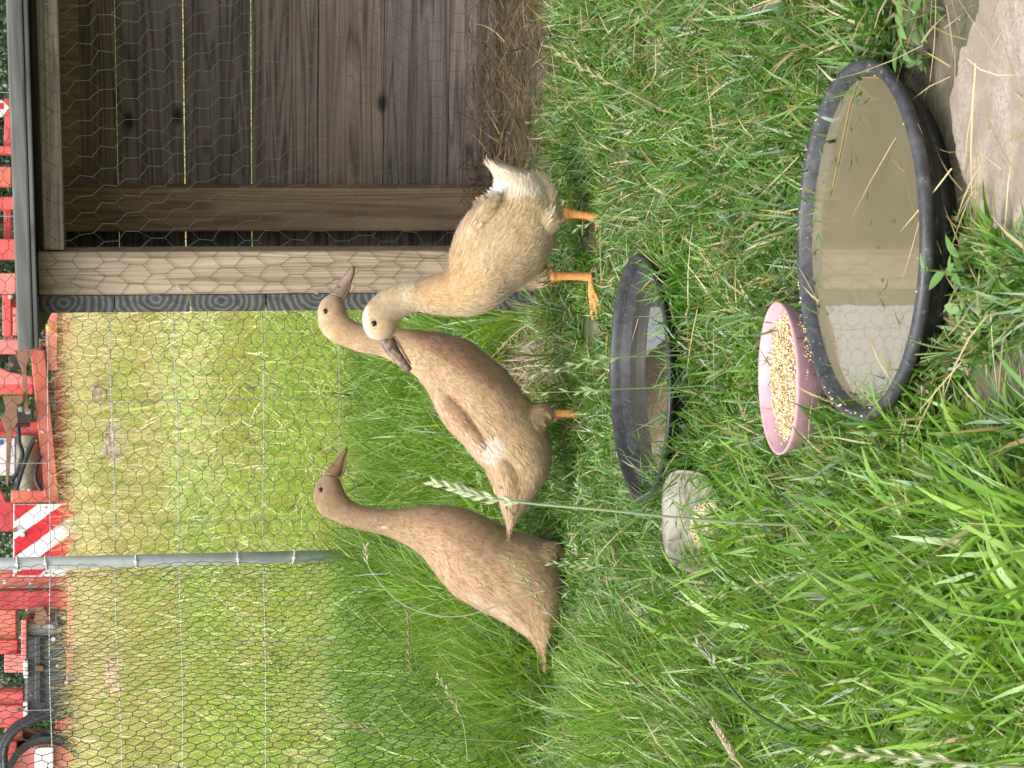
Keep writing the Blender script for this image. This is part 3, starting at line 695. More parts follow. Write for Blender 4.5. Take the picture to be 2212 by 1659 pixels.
        rg = MB(); a = np.linspace(0, 2*np.pi, 25); rg.tube(np.stack([c[0]+1.12*rr*np.cos(a), np.full(25, c[1]+sgn*.0002), c[2]+.98*rr*np.sin(a)], 1), rr*.2, 6)
        rg.V[0] -= inv; lid = mesh_np('eyelid', rg.V[0], [f[0] for f in rg.F.values()], M_LID[name], eo, True)
    # bill: upper and lower mandible
    up, lo = bill
    def mand(nm, rows, mat):
        q = crom(np.array(rows, float), 22); a3 = np.array([at(x, y, D) for x, y in q[:, :2]]); b3 = np.array([at(x, y, D) for x, y in q[:, 2:4]])
        c_, h_ = (a3+b3)/2, (a3-b3)/2; mm = 20; p2 = np.arange(mm)/mm*2*np.pi; kk = np.arange(mm)
        cs, sn = np.cos(p2), np.sin(p2)
        rg = c_[:, None]+h_[:, None]*(np.sign(cs)*np.abs(cs)**.8)[None, :, None]+np.abs(q[:, 4])[:, None, None]*np.array([0, 1., 0])*(np.sign(sn)*np.abs(sn)**.8)[None, :, None]
        Fq = np.concatenate([np.stack([i*mm+kk, i*mm+(kk+1) % mm, (i+1)*mm+(kk+1) % mm, (i+1)*mm+kk], 1) for i in range(21)])
        return mesh_np(nm, rg.reshape(-1, 3)-inv, [Fq, kk[::-1][None], (21*mm+kk)[None]], mat, t, True)
    ub = mand('bill', up, billcol); mand('lower_bill', lo, M_BILLD)
    nx, ny = bill_n[name]
    for sgn in (-1, 1):
        c = at(nx, ny, D)+np.array([0, sgn*bill_h[name], 0]); e = MB(); th = np.linspace(0, np.pi, 7)
        e.lathe([(.0011*math.sin(q)+1e-5, .0007*math.cos(q)) for q in th], 10); Ve = e.V[0][:, [0, 2, 1]]*np.array([1, 1, 1.7])+c-inv
        mesh_np('nostril', Ve, [f[0] for f in e.F.values()], M_EYE, ub, True)
    # legs
    for (P, R, toes, off) in legs:
        lg = MB(); pts = np.array([at(x, y, D)+np.array([0, off, 0]) for x, y in P]); q = crom(np.column_stack([pts, R]), 26)
        lg.tube(q[:, :3], q[:, 3]*(1+.05*np.sin(np.arange(26)*2.3)), 14)
        h = q[-1, :3].copy()
        ends = []
        for tx, ty, tz, rr in toes:
            e = h+np.array([tx, ty, tz]); tp = crom(np.array([h, h+np.array([tx*.35, ty*.35, max(tz*.2, -.002)+.002]), h+np.array([tx*.7, ty*.7, tz*.75+.001]), e]), 12)
            lg.tube(tp, np.interp(np.linspace(0, 1, 12), [0, .3, .6, .9, 1], [.0042, .0030, .0027, .0022, .0008])*rr, 8); ends.append(tp)
        for a_, b_ in zip(ends[:-1], ends[1:]):
            if a_ is ends[-1]: break
            w0 = np.stack([a_, (a_+b_)/2*np.array([1, 1, 1])-(np.linspace(0, 1, 12)**2*.22)[:, None]*((a_+b_)/2-h), b_], 1)[:10]
            Vw = w0.reshape(-1, 3); ii = (np.arange(9)[:, None]*3+np.arange(2)[None]).ravel(); lg.add(Vw, np.stack([ii, ii+1, ii+4, ii+3], 1))
        lo_ = MB(); lo_.V = [v-inv for v in lg.V]; lo_.F = lg.F; lo_.C = lg.C
        mesh_np('leg', np.concatenate(lo_.V), [np.concatenate(v) for v in lo_.F.values()], M_LEG, t, True)
    return t
M_DOWN = vcol_mat('down_feathers', .85, 120, .30, .12, .25)
M_EYE = simple('dark_eye', (.006, .004, .003), (.012, .008, .006), 30, .08, 0, 0)
M_LID = {'A': simple('pale_eyelid', (.42, .30, .19), (.5, .36, .23), 300, .7), 'B': simple('buff_eyelid', (.26, .16, .09), (.32, .20, .12), 300, .7), 'C': simple('brown_eyelid', (.19, .11, .065), (.24, .145, .085), 300, .7)}
M_LEG = simple('orange_scaly_skin', (.50, .20, .05), (.68, .33, .11), 220, .45, 0, .5, .0006)
M_BILLB = simple('grey_brown_bill', (.16, .10, .065), (.27, .19, .15), 90, .38, 0, .15, .0005)
M_BILLC = simple('red_brown_bill', (.13, .070, .040), (.22, .125, .075), 90, .35, 0, .15, .0005)
M_BILLD = simple('lower_bill_horn', (.14, .07, .035), (.26, .13, .07), 90, .4, 0, .15, .0005)
def billA():
    m, t, b = new_mat('mottled_orange_and_slate_bill'); v = objc(t); f = noise(t, v, 110, 5, .6, .6)
    tc = t.nodes.new('ShaderNodeTexCoord'); 
    c = ramp(t, f, [(.38, (.06, .052, .05)), (.50, (.13, .09, .07)), (.60, (.30, .17, .075)), (.72, (.42, .26, .11))])
    t.links.new(c, b.inputs['Base Color']); b.inputs['Roughness'].default_value = .42; bump(t, b, f, .3, .0006); return m
M_BILLA = billA()
def blob(px, py, cx, cy, rx, ry, ang=0, s=.25):
    c, q = math.cos(ang), math.sin(ang); x, y = px-cx, py-cy; u = (x*c+y*q)/rx; v = (-x*q+y*c)/ry
    return 1/(1+np.exp((np.sqrt(u*u+v*v)-1)/s*2))
def mixv(c, f, k): return c*(1-f[:, None])+np.asarray(k)[None]*f[:, None]
def crease(px, py, pts, w_):
    d = np.full(len(px), 1e9)
    for (x0, y0), (x1, y1) in zip(pts[:-1], pts[1:]):
        t = np.clip(((px-x0)*(x1-x0)+(py-y0)*(y1-y0))/((x1-x0)**2+(y1-y0)**2), 0, 1)
        d = np.minimum(d, np.hypot(px-x0-t*(x1-x0), py-y0-t*(y1-y0)))
    return np.exp(-(d/w_)**2)
def base_var(px, py, V, c, r, amp=.10):
    a = vn(V[:, 0]+V[:, 1]*.6, V[:, 2], .013, 5); b_ = vn(V[:, 0]+V[:, 1], V[:, 2], .005, 6); g = vn(V[:, 0], V[:, 2], .045, 7)
    return c*(1+amp*(a-.5)*1.6+amp*(b_-.5)+amp*(g-.5)*1.6)[:, None]
def colB(px, py, t, bl, r, V):
    c = np.tile((.44, .300, .175), (len(px), 1)).astype(float)
    c = mixv(c, np.clip(1-t/.16, 0, 1)*.75, (.31, .210, .130))                       # darker head
    c = mixv(c, blob(px, py, 960, 750, 150, 26, .62), (.31, .18, .105))              # breast front edge
    c = mixv(c, blob(px, py, 1060, 972, 27, 28, .1, .12)*(V[:, 1] < DB), (.55, .46, .37))  # bare wing patch
    c = mixv(c, blob(px, py, 1000, 912, 60, 12, .75, .25)*.8, (.30, .165, .09))
    c = mixv(c, blob(px, py, 1180, 960, 50, 90, 0, .4)*.5, (.50, .36, .22))
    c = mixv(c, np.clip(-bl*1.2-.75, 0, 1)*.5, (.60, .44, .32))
    Z = zoomB  # dark lines below paint shade into the wing creases and tail slit
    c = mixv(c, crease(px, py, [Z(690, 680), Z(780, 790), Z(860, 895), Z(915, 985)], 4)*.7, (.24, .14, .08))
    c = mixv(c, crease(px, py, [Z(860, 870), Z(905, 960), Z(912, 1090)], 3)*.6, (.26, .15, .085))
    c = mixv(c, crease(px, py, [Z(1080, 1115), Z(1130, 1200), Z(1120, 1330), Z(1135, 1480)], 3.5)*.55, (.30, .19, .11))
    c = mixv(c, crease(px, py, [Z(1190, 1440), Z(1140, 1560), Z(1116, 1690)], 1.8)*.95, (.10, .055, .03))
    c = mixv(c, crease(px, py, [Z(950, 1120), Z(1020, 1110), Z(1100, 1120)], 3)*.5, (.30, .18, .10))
    return np.clip(base_var(px, py, V, c, r), 0, 1)
def colC(px, py, t, bl, r, V):
    c = np.tile((.42, .282, .165), (len(px), 1)).astype(float)
    c = mixv(c, np.clip(1-(t-.05)/.42, 0, 1)*.9, (.25, .160, .098))
    c = mixv(c, blob(px, py, 990, 1130, 130, 40, .45)*.35, (.29, .165, .09))
    c = mixv(c, blob(px, py, 1000, 1235, 110, 26, .75)*.5, (.46, .30, .19))
    c = mixv(c, blob(px, py, 829, 1140, 6, 4, 0, .2), (.65, .52, .42))
    Z = zoomC
    for pts, w_, k in (([(820, 640), (850, 760), (880, 850), (950, 900)], 4, .55), ([(940, 660), (1020, 700), (1100, 800), (1160, 880)], 3.5, .5), ([(1190, 830), (1180, 920), (1230, 1000), (1310, 1070)], 3, .5), ([(1200, 1030), (1290, 1110), (1370, 1230), (1420, 1380)], 2.5, .6)):
        c = mixv(c, crease(px, py, [Z(*p) for p in pts], w_)*k, (.24, .14, .08))  # wing fold shade painted into the plumage colour
    c = mixv(c, crease(px, py, [Z(960, 960), Z(1060, 1020), Z(1180, 1085), Z(1300, 1180)], 9)*.6, (.60, .46, .34))
    return np.clip(base_var(px, py, V, c, r), 0, 1)
def colA(px, py, t, bl, r, V):
    c = np.tile((.475, .350, .205), (len(px), 1)).astype(float)
    c = mixv(c, np.clip((.375-t)/.012, 0, 1), (.44, .34, .215))
    c = mixv(c, blob(px, py, 955, 600, 85, 60, 0, .25)*.65, (.46, .285, .135))       # breast
    h = np.clip((.36-t)/.02, 0, 1)
    c = mixv(c, blob(px, py, 800, 700, 42, 30, 0, .5)*.5*h, (.50, .345, .19))
    c = mixv(c, blob(px, py, 805, 655, 18, 7, .1, .4)*.7*h, (.40, .24, .12))
    c = mixv(c, np.clip((bl*-1-.62)*4, 0, 1)*np.clip((.17-t)/.03, 0, 1)*.9, (.70, .62, .50))
    c = mixv(c, blob(px, py, 880, 610, 14, 45, .15, .3)*.6*h, (.62, .52, .38))
    c = mixv(c, blob(px, py, 1130, 400, 80, 34, .1, .3)*.95*(py < 432), (.70, .60, .44))  # pale rump
    c = mixv(c, blob(px, py, 1105, 365, 70, 40, .35, .2), (.68, .56, .42))
    c = mixv(c, blob(px, py, 1078, 412, 24, 13, -.35, .15), (.80, .76, .70))
    c = mixv(c, blob(px, py, 1186, 466, 25, 22, .2, .3)*.7, (.66, .54, .36))
    c = mixv(c, blob(px, py, 1000, 480, 45, 12, -.75, .35)*.7, (.56, .36, .24))
    return np.clip(base_var(px, py, V, c, r), 0, 1)
hz = lambda L: [zoomH(*p) for p in L]
def row(z, a, b, h): return (*z(*a), *z(*b), h)
bill_n = {'A': zoomH(1100, 1250), 'B': zoomH(438, 437), 'C': zoomC(170, 200)}; bill_h = {'A': .0082, 'B': .0075, 'C': .0072}
# ---- middle duck
wingB = ([zoomB(560, 560), zoomB(650, 700), zoomB(760, 850), zoomB(880, 990), zoomB(930, 1050)], [.004, .014, .017, .012, .003], [.003, .010, .012, .009, .002])
wingB2 = ([zoomB(960, 1060), zoomB(1050, 1180), zoomB(1110, 1330), zoomB(1130, 1480), zoomB(1120, 1600)], [.004, .016, .015, .010, .002], [.002, .010, .009, .006, .002])
thB = ([zoomB(1240, 850), zoomB(1320, 800), zoomB(1370, 790), zoomB(1410, 788)], [.024, .018, .012, .007], [.022, .016, .011, .007])
exB = []
for s in (-1, 1):
    exB += [(wingB[0], wingB[1], wingB[2], [s*.020, s*.034, s*.040, s*.040, s*.036]), (wingB2[0], wingB2[1], wingB2[2], [s*.040, s*.042, s*.036, s*.024, s*.006])]
exB += [(*thB, [-.028, -.026, -.023, -.020]), (*thB, [.022, .022, .020, .018])]
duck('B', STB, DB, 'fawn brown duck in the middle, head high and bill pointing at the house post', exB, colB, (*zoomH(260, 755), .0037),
     ([row(zoomH, (330, 515), (485, 590), .0095), row(zoomH, (385, 455), (530, 555), .0090), row(zoomH, (440, 375), (570, 480), .0078), row(zoomH, (510, 280), (600, 400), .0078), row(zoomH, (570, 205), (635, 310), .0085), row(zoomH, (610, 165), (655, 235), .0075), row(zoomH, (640, 158), (658, 180), .0035)],
      [row(zoomH, (470, 580), (515, 600), .0075), row(zoomH, (520, 510), (560, 545), .0065), row(zoomH, (560, 420), (595, 450), .0060), row(zoomH, (590, 350), (612, 370), .0060), row(zoomH, (615, 300), (628, 312), .0040)]), M_BILLB,
     [([zoomB(1400, 790), zoomB(1440, 788), zoomB(1500, 788), zoomB(1580, 784), zoomB(1640, 782)], [.0080, .0068, .0058, .0060, .0060], [(.035, -.018, -.004, 1), (.045, -.002, -.004, 1), (.034, .018, -.004, 1), (-.012, .004, -.002, .7)], -.020),
      ([zoomB(1390, 815), zoomB(1440, 818), zoomB(1500, 812), zoomB(1560, 808), zoomB(1620, 806)], [.0075, .0066, .0056, .0058, .0058], [(.035, -.018, -.004, 1), (.045, -.002, -.004, 1), (.034, .018, -.004, 1)], .020)], 11)
# ---- left duck
wingC = ([zoomC(800, 600), zoomC(870, 700), zoomC(980, 800), zoomC(1110, 900), zoomC(1190, 960)], [.004, .020, .024, .018, .004], [.003, .011, .013, .010, .002])
wingC2 = ([zoomC(1140, 880), zoomC(1240, 1000), zoomC(1330, 1110), zoomC(1390, 1200), zoomC(1420, 1290)], [.004, .017, .016, .010, .002], [.002, .010, .009, .006, .002])
thC = ([zoomC(1380, 740), zoomC(1450, 700), zoomC(1485, 700), zoomC(1510, 702)], [.022, .015, .009, .006], [.020, .014, .009, .006])
exC = []
for s in (-1, 1):
    exC += [(wingC[0], wingC[1], wingC[2], [s*.024, s*.036, s*.042, s*.044, s*.042]), (wingC2[0], wingC2[1], wingC2[2], [s*.040, s*.038, s*.030, s*.018, s*.004])]
exC += [(*thC, [-.026, -.024, -.022, -.020]), (*thC, [.022, .022, .020, .018])]
duck('C', STC, DC, 'brown duck on the left with darker head, standing behind the middle duck tail', exC, colC, (*zoomC(91, 344), .0038),
     ([row(zoomC, (115, 248), (205, 268), .0095), row(zoomC, (145, 210), (220, 232), .0085), row(zoomC, (180, 165), (230, 190), .0075), row(zoomC, (210, 128), (240, 152), .0078), row(zoomC, (235, 100), (252, 122), .0075), row(zoomC, (248, 86), (256, 98), .0035)],
      [row(zoomC, (200, 268), (215, 272), .0070), row(zoomC, (222, 230), (236, 240), .0060), row(zoomC, (234, 190), (244, 196), .0056), row(zoomC, (244, 150), (250, 155), .0040)]), M_BILLC,
     [([zoomC(1490, 700), zoomC(1520, 702), zoomC(1550, 704), zoomC(1590, 706)], [.0070, .0060, .0056, .0058], [(.035, -.018, -.004, 1), (.045, -.002, -.004, 1), (.034, .018, -.004, 1)], -.020),
      ([zoomC(1490, 740), zoomC(1520, 742), zoomC(1550, 744), zoomC(1590, 746)], [.0070, .0060, .0056, .0058], [(.035, -.018, -.004, 1), (.045, -.002, -.004, 1), (.034, .018, -.004, 1)], .022)], 12)
# ---- right duck
wingA = ([zoomA(640, 700), zoomA(720, 560), zoomA(800, 440), zoomA(870, 340), zoomA(900, 280)], [.004, .012, .013, .010, .003], [.002, .010, .010, .008, .002])
thA1 = ([zoomA(1180, 470), zoomA(1255, 440), zoomA(1295, 420), zoomA(1335, 414)], [.024, .019, .011, .006], [.020, .016, .010, .0055])
thA2 = ([zoomA(1130, 790), zoomA(1200, 805), zoomA(1250, 808), zoomA(1280, 808)], [.020, .019, .012, .0065], [.020, .016, .010, .006])
rump = ([zoomA(1230, 420), zoomA(1200, 330), zoomA(1130, 240), zoomA(1060, 160)], [.010, .022, .024, .010], [.006, .012, .012, .006])
exA = [(*wingA, [s*.022, s*.038, s*.044, s*.044, s*.040]) for s in (-1, 1)]
exA += [(*thA1, [-.034, -.034, -.030, -.028]), (*thA2, [.004, .006, .006, .006]), (*rump, [-.036, -.030, -.020, -.010])]
duck('A', STA, DA, 'buff duck on the right with pale head lowered and bill pointing down left', exA, colA, (*zoomH(887, 912), .0042),
     ([row(zoomH, (965, 1140), (1150, 1085), .0098), row(zoomH, (1015, 1225), (1195, 1155), .0095), row(zoomH, (1085, 1320), (1235, 1240), .0085), row(zoomH, (1170, 1415), (1290, 1330), .0090), row(zoomH, (1255, 1490), (1345, 1410), .0100), row(zoomH, (1320, 1535), (1385, 1470), .0095), row(zoomH, (1365, 1540), (1398, 1505), .0045)],
      [row(zoomH, (1140, 1080), (1172, 1068), .0072), row(zoomH, (1205, 1165), (1232, 1150), .0070), row(zoomH, (1265, 1265), (1290, 1250), .0065), row(zoomH, (1330, 1370), (1350, 1358), .0070), row(zoomH, (1378, 1440), (1392, 1436), .0050)]), M_BILLA,
     [([zoomA(1320, 414), zoomA(1345, 412), zoomA(1380, 412), zoomA(1450, 420), zoomA(1520, 430), zoomA(1560, 435)], [.0075, .0092, .0072, .0056, .0056, .0064], [(-.058, -.016, -.0100, 1), (-.064, .004, -.0080, 1), (-.048, .022, -.0060, 1), (.014, .004, -.003, .7)], -.028),
      ([zoomA(1262, 806), zoomA(1290, 806), zoomA(1320, 806), zoomA(1390, 806), zoomA(1470, 808), zoomA(1545, 812)], [.0078, .0095, .0074, .0060, .0060, .0072], [(-.050, -.040, -.0060, 1), (-.066, -.016, -.0060, 1), (-.062, .012, -.004, 1), (.014, .004, -.004, .7)], .006)], 13)
# ------------------------------------------------------------------ red farm machine beyond the field
MY = 12.8
def red(name, a, b_, rust=.35):
    m, t, b = new_mat(name); v = objc(t); f = noise(t, v, 9, 7, .8, .65); g = noise(t, objc(t, (1, 1, 12)), 3, 5, .5)
    c = ramp(t, f, [(.35, a), (.6, b_), (.78, (.50, .21, .10))]); c = mixc(t, rust*.6, c, ramp(t, g, [(.35, a), (.7, (.55, .26, .15))]))
    t.links.new(c, b.inputs['Base Color']); b.inputs['Roughness'].default_value = .45; return m
M_RED = red('faded_red_paint', (.52, .055, .06), (.64, .10, .095), .3)
M_PINK = red('bleached_red_paint', (.62, .15, .14), (.72, .22, .20), .5)
M_DRED = red('deep_red_paint', (.38, .02, .03), (.48, .045, .05), .2)
M_ORNG = red('orange_faded_paint', (.52, .095, .07), (.58, .16, .11), .5)
M_RUST = simple('rusty_steel', (.16, .085, .05), (.26, .14, .09), 14, .8)
M_DARK = simple('dark_grey_plastic', (.035, .038, .042), (.06, .065, .07), 8, .5)
M_LGREY = simple('light_grey_panel', (.42, .42, .43), (.52, .52, .53), 8, .5)
M_BLACKH = simple('black_hose_rubber', (.012, .013, .016), (.03, .03, .035), 8, .5)
M_SIGNW = simple('reflective_white', (.66, .66, .66), (.74, .74, .74), 30, .35)
M_SIGNR = simple('reflective_red', (.50, .008, .02), (.58, .015, .03), 30, .35)
M_REFL = simple('amber_reflector', (.85, .34, .02), (.95, .45, .04), 60, .25)
M_BLUE = simple('blue_band', (.02, .10, .35), (.03, .13, .42), 20, .5)
def machine():
    b0 = at(160, 800, MY)
    t = thing('farm_machine', (b0[0], MY, float(gz(b0[0], MY))), 'red folded farm implement with beams, hoses and tool box parked beyond the field', 'farm machine')
    Z2 = lambda X, Y: (X/3.022, 658+Y/3.022)
    Z3 = lambda X, Y: (X/3.273, 1152+Y/3.273)
    def poly(name, pts, dep, th, mat, z=lambda a, b: (a, b), bev=.006, parent=t):
        P = np.array([at(*z(*p), MY+dep) for p in pts]); n = len(P); Q = P+np.array([0, th, 0])
        F = [np.arange(n)[None], (n+np.arange(n))[::-1][None], np.stack([np.arange(n), n+np.arange(n), n+(np.arange(n)+1) % n, (np.arange(n)+1) % n], 1)]
        o = MB(); o.add(np.vstack([P, Q]), F); r = o.build(name, mat, parent)
        bm = bmesh.new(); bm.from_mesh(r.data); bmesh.ops.recalc_face_normals(bm, faces=bm.faces); bm.to_mesh(r.data); bm.free()
        if bev:
            k = r.modifiers.new('b', 'BEVEL'); k.width = bev; k.segments = 2; k.limit_method = 'ANGLE'
        return r
    def rc(name, x0, y0, x1, y1, dep, th, mat, z, **k): return poly(name, [(x0, y0), (x1, y0), (x1, y1), (x0, y1)], dep, th, mat, z, **k)
    I = lambda x, y: (x, y)
    # long main beams (left to right in the photo's upright view)
    poly('frame_beam', [(196, 290), (292, 300), (385, 1260), (292, 1260)], .0, .12, M_ORNG, Z2)
    poly('frame_beam', [(340, -60), (408, -60), (420, 400), (512, 1330), (395, 1330), (362, 700)], .16, .14, M_RED, Z2)
    poly('frame_beam', [(412, 0), (495, 20), (470, 320), (414, 330)], .08, .1, M_DRED, Z2)
    poly('frame_beam', [(330, 395), (412, 325), (425, 340), (345, 420)], .05, .04, M_PINK, Z2)
    rc('cross_beam', -200, 232, 268, 322, .06, .2, M_PINK, Z2)
    poly('bracket', [(-200, 330), (60, 440), (210, 470), (215, 520), (-200, 520)], .02, .1, M_PINK, Z2)
    rc('cross_beam', -200, 505, 215, 585, .14, .2, M_RED, Z2)
    rc('cross_beam', -200, 765, 262, 862, .12, .2, M_RED, Z2)
    rc('cross_beam', 70, 1212, 385, 1292, .10, .2, M_ORNG, Z2)
    rc('side_plate', -160, 800, -8, 880, .02, .05, M_PINK, Z2)
    poly('bracket', [(-120, 950), (40, 1290), (100, 1290), (100, 1480), (-120, 1480)], .2, .1, M_DRED, Z2)
    rc('frame_beam', 22, -60, 80, 225, .10, .1, M_DRED, Z2)
    rc('frame_beam', 85, -40, 118, 140, .12, .05, M_PINK, Z2)
    rc('inner_panel', -60, 870, 100, 1115, .5, .06, M_SIGNW, Z2)
    rc('blue_strip', -60, 882, 20, 914, .495, .004, M_BLUE, Z2, bev=0)
    rc('dark_frame_and_gap', 95, 860, 120, 1220, .4, .08, M_DARK, Z2)
    rc('dark_frame_and_gap', 230, 900, 275, 1210, .35, .08, M_DRED, Z2)
    rc('dark_frame_and_gap', 268, 330, 330, 1000, .42, .06, M_DARK, Z2)  # dark sheet put in as the shade of the gap between beams
    rc('valve_block', 105, 690, 215, 755, -.05, .1, M_DARK, Z2)
    rc('valve_fitting', 120, 665, 150, 700, -.06, .06, M_LGREY, Z2)
    rc('valve_fitting', 165, 680, 200, 715, -.06, .06, M_LGREY, Z2)
    rc('valve_block', 95, 770, 190, 800, -.04, .1, M_BLACKH, Z2)
    rc('gap_shade_filler', 55, 335, 160, 425, .5, .05, M_DARK, Z2)  # dark filler added behind the gap to darken it and hide trees
    def tubep(name, pts, r, mat, z, dep=0, n=10, parent=t):
        P = crom(np.array([at(*z(*p), MY+dep) for p in pts]), 24); o = MB(); o.tube(P, r, n); return o.build(name, mat, parent, True)
    tubep('hydraulic_cylinder', [(185, 850), (182, 1000), (178, 1210)], .075, simple('greenish_steel', (.15, .14, .09), (.26, .24, .16), 14, .5), Z2, .15, 20)
    tubep('hose', [(118, 790), (125, 900), (145, 980), (110, 1100), (70, 1150)], .016, M_BLACKH, Z2, -.02)
    tubep('hose', [(230, 870), (190, 950), (150, 1060), (105, 1210)], .016, M_BLACKH, Z2, -.04)
    tubep('hose', [(262, 985), (235, 1060), (235, 1150), (270, 1215)], .014, M_BLACKH, Z2, -.02)
    # rusty spring tines hanging in front
    poly('tine', [(95, 300), (215, 300), (205, 335), (172, 400), (185, 700), (160, 700), (140, 420), (105, 345)], -.12, .02, M_RUST, Z2, .003)
    poly('tine', [(20, 600), (150, 588), (155, 620), (110, 690), (118, 760), (80, 830), (55, 1180), (38, 1180), (42, 830), (0, 740), (40, 690)], -.14, .02, M_RUST, Z2, .003)
    o = MB(); n = at(*Z2(318, 150), MY-.01)
    for zz, c in ((Z2(322, 152), 'a'), (Z2(521, 1537), 'b')):
        o = MB(); o.lathe([(.001, -.014), (.018, -.012), (.022, -.004), (.022, .008)], 20); q = at(*zz, MY-.02)
        V = o.V[0][:, [0, 2, 1]]*np.array([1, 1, 1])+q; o.V[0] = V; o.build('reflector', M_REFL, t, True)
    # striped warning board
    c4 = [(88, 1302), (515, 1300), (512, 1775), (86, 1775)]
    sb = poly('warning_board', c4, -.10, .012, M_SIGNW, Z2, .003)
    X0, X1, Y0, Y1 = 93, 510, 1306, 1770
    def clip(poly_, f):
        out = []
        for i in range(len(poly_)):
            a, b = poly_[i], poly_[(i+1) % len(poly_)]; fa, fb = f(a), f(b)
            if fa >= 0: out.append(a)
            if fa*fb < 0: s = fa/(fa-fb); out.append((a[0]+(b[0]-a[0])*s, a[1]+(b[1]-a[1])*s))
        return out
    sq = [(X0, Y0), (X1, Y0), (X1, Y1), (X0, Y1)]; W = 192
    for k in range(-1, 6):      # diagonal stripes: constant s = .62*x + y
        s0 = 1180+k*2*116.5+0; s1 = s0+116.5
        g = lambda p: p[1]+.73*(p[0]-X0)
        p_ = clip(clip(sq, lambda p: g(p)-s0-120), lambda p: s1+120-g(p))
        if len(p_) > 2: poly('red_stripe', p_, -.1025, .0022, M_SIGNR, Z2, 0, parent=sb)
    for sx in (115, 300, 490):
        for sy in (1325, 1620, 1750):
            q = at(*Z2(sx, sy), MY-.104); k = MB(); k.box(-.005, .005, -.003, .002, -.005, .005, o=q); k.build('bolt', M_DARK, sb)
    rc('lamp_housing', 515, 1500, 580, 1600, .02, .08, M_ORNG, Z2)
    for q_ in ((99, 676, 124, 800), (136, 668, 158, 772), (-90, 606, 36, 631), (5, 636, 24, 726), (28, 664, 38, 724), (60, 640, 98, 652)): rc('frame_beam', *q_, .03+.002*(q_[0] % 7), .1, (M_RED, M_PINK, M_DRED)[int(q_[1]) % 3], I)
    for k in range(46):
        bx, by = rng.uniform(2, 165), rng.uniform(560, 1655)
        q = at(bx, by, MY-.16+rng.uniform(0, .04)); o = MB(); o.tube(np.array([q, q+np.array([0, .05, 0])]), rng.uniform(.008, .016), 6); o.build('bolt', (M_RUST, M_DARK, M_LGREY)[k % 3], t)
    # ---- left half
    rc('cross_beam', -60, 262, 490, 398, .0, .2, M_ORNG, Z3)
    rc('cross_beam', -60, 404, 500, 536, -.06, .2, M_DRED, Z3)
    poly('frame_beam', [(482, 262), (532, 262), (520, 1120), (466, 1120)], -.10, .04, M_PINK, Z3)
    poly('frame_beam', [(536, 255), (640, 300), (645, 1180), (536, 1150)], .05, .12, M_RED, Z3)
    poly('frame_beam', [(600, 330), (690, 400), (660, 480), (600, 460)], -.05, .05, M_DRED, Z3)
    rc('flange', 512, 1118, 650, 1192, -.08, .1, M_RED, Z3)
    poly('frame_beam', [(560, 1192), (650, 1192), (700, 1500), (720, 2200), (600, 2200)], .02, .12, M_PINK, Z3)
    rc('side_block', -60, 540, 112, 756, .1, .2, M_ORNG, Z3)
    rc('side_block', -60, 758, 122, 852, .05, .2, M_RED, Z3)
    rc('side_block', 30, 856, 178, 985, .0, .2, M_PINK, Z3)
    rc('side_block', -80, 1122, 165, 1212, .02, .2, M_RED, Z3)
    rc('side_block', -80, 1218, 172, 1372, -.02, .2, M_RED, Z3)
    rc('side_block', 35, 1376, 160, 1470, .06, .2, M_ORNG, Z3)
    rc('side_block', 35, 1474, 120, 2200, .0, .2, M_RED, Z3)
    rc('side_block', 115, 1400, 470, 1500, .2, .1, M_ORNG, Z3)
    rc('side_block', 430, 1300, 510, 1420, .05, .1, M_RED, Z3)
    rc('side_block', 200, 560, 380, 620, .3, .1, M_PINK, Z3)
    rc('tool_box', 172, 730, 470, 1320, -.02, .4, M_DARK, Z3, bev=.02)['label'] = 'dark grey plastic tool box with a ridged lid'
    rc('box_lid', 190, 640, 385, 728, .05, .3, M_LGREY, Z3)
    rc('box_ridge', 246, 732, 290, 1200, -.035, .014, M_DARK, Z3)
    rc('box_ridge', 300, 745, 305, 1200, -.03, .009, M_BLACKH, Z3, bev=0)
    rc('latch', 246, 938, 308, 976, -.06, .024, M_RUST, Z3)
    rc('white_edge', 165, 900, 198, 1026, -.05, .3, M_SIGNW, Z3)
    rc('white_edge', 165, 1192, 198, 1306, -.05, .3, M_SIGNW, Z3)
    rc('red_lip', 150, 610, 188, 890, -.03, .3, M_PINK, Z3)
    rc('rod', 472, 925, 486, 1160, -.06, .02, M_LGREY, Z3)
    poly('tine', [(262, 520), (310, 520), (345, 600), (295, 665), (240, 620)], -.1, .02, M_RUST, Z3, .003)
    rc('fitting', 385, 620, 440, 720, -.04, .08, M_DARK, Z3)
    rc('fitting', 415, 585, 470, 612, -.05, .05, M_LGREY, Z3)
    tubep('hose', [(400, 530), (405, 600), (425, 700), (420, 740)], .02, M_BLACKH, Z3, -.05)
    tubep('hose', [(510, 960), (500, 1090), (420, 1190), (300, 1270), (180, 1320), (80, 1390), (15, 1500), (10, 1640), (60, 1800)], .024, M_BLACKH, Z3, -.10)
    tubep('hose', [(500, 1150), (440, 1230), (330, 1290), (200, 1340), (90, 1420), (35, 1530), (40, 1680), (80, 1800)], .022, M_BLACKH, Z3, -.13)
    tubep('hose', [(545, 1200), (560, 1330), (575, 1460), (578, 1700)], .03, simple('grey_hose', (.12, .12, .13), (.18, .18, .19), 8, .5), Z3, -.12)
    tubep('hose', [(500, 270), (520, 330), (590, 380), (700, 405), (800, 430)], .026, M_RUST, Z3, -.16)
    # roller drum with guard
    ctr = at(*Z3(330, 1720), MY); 
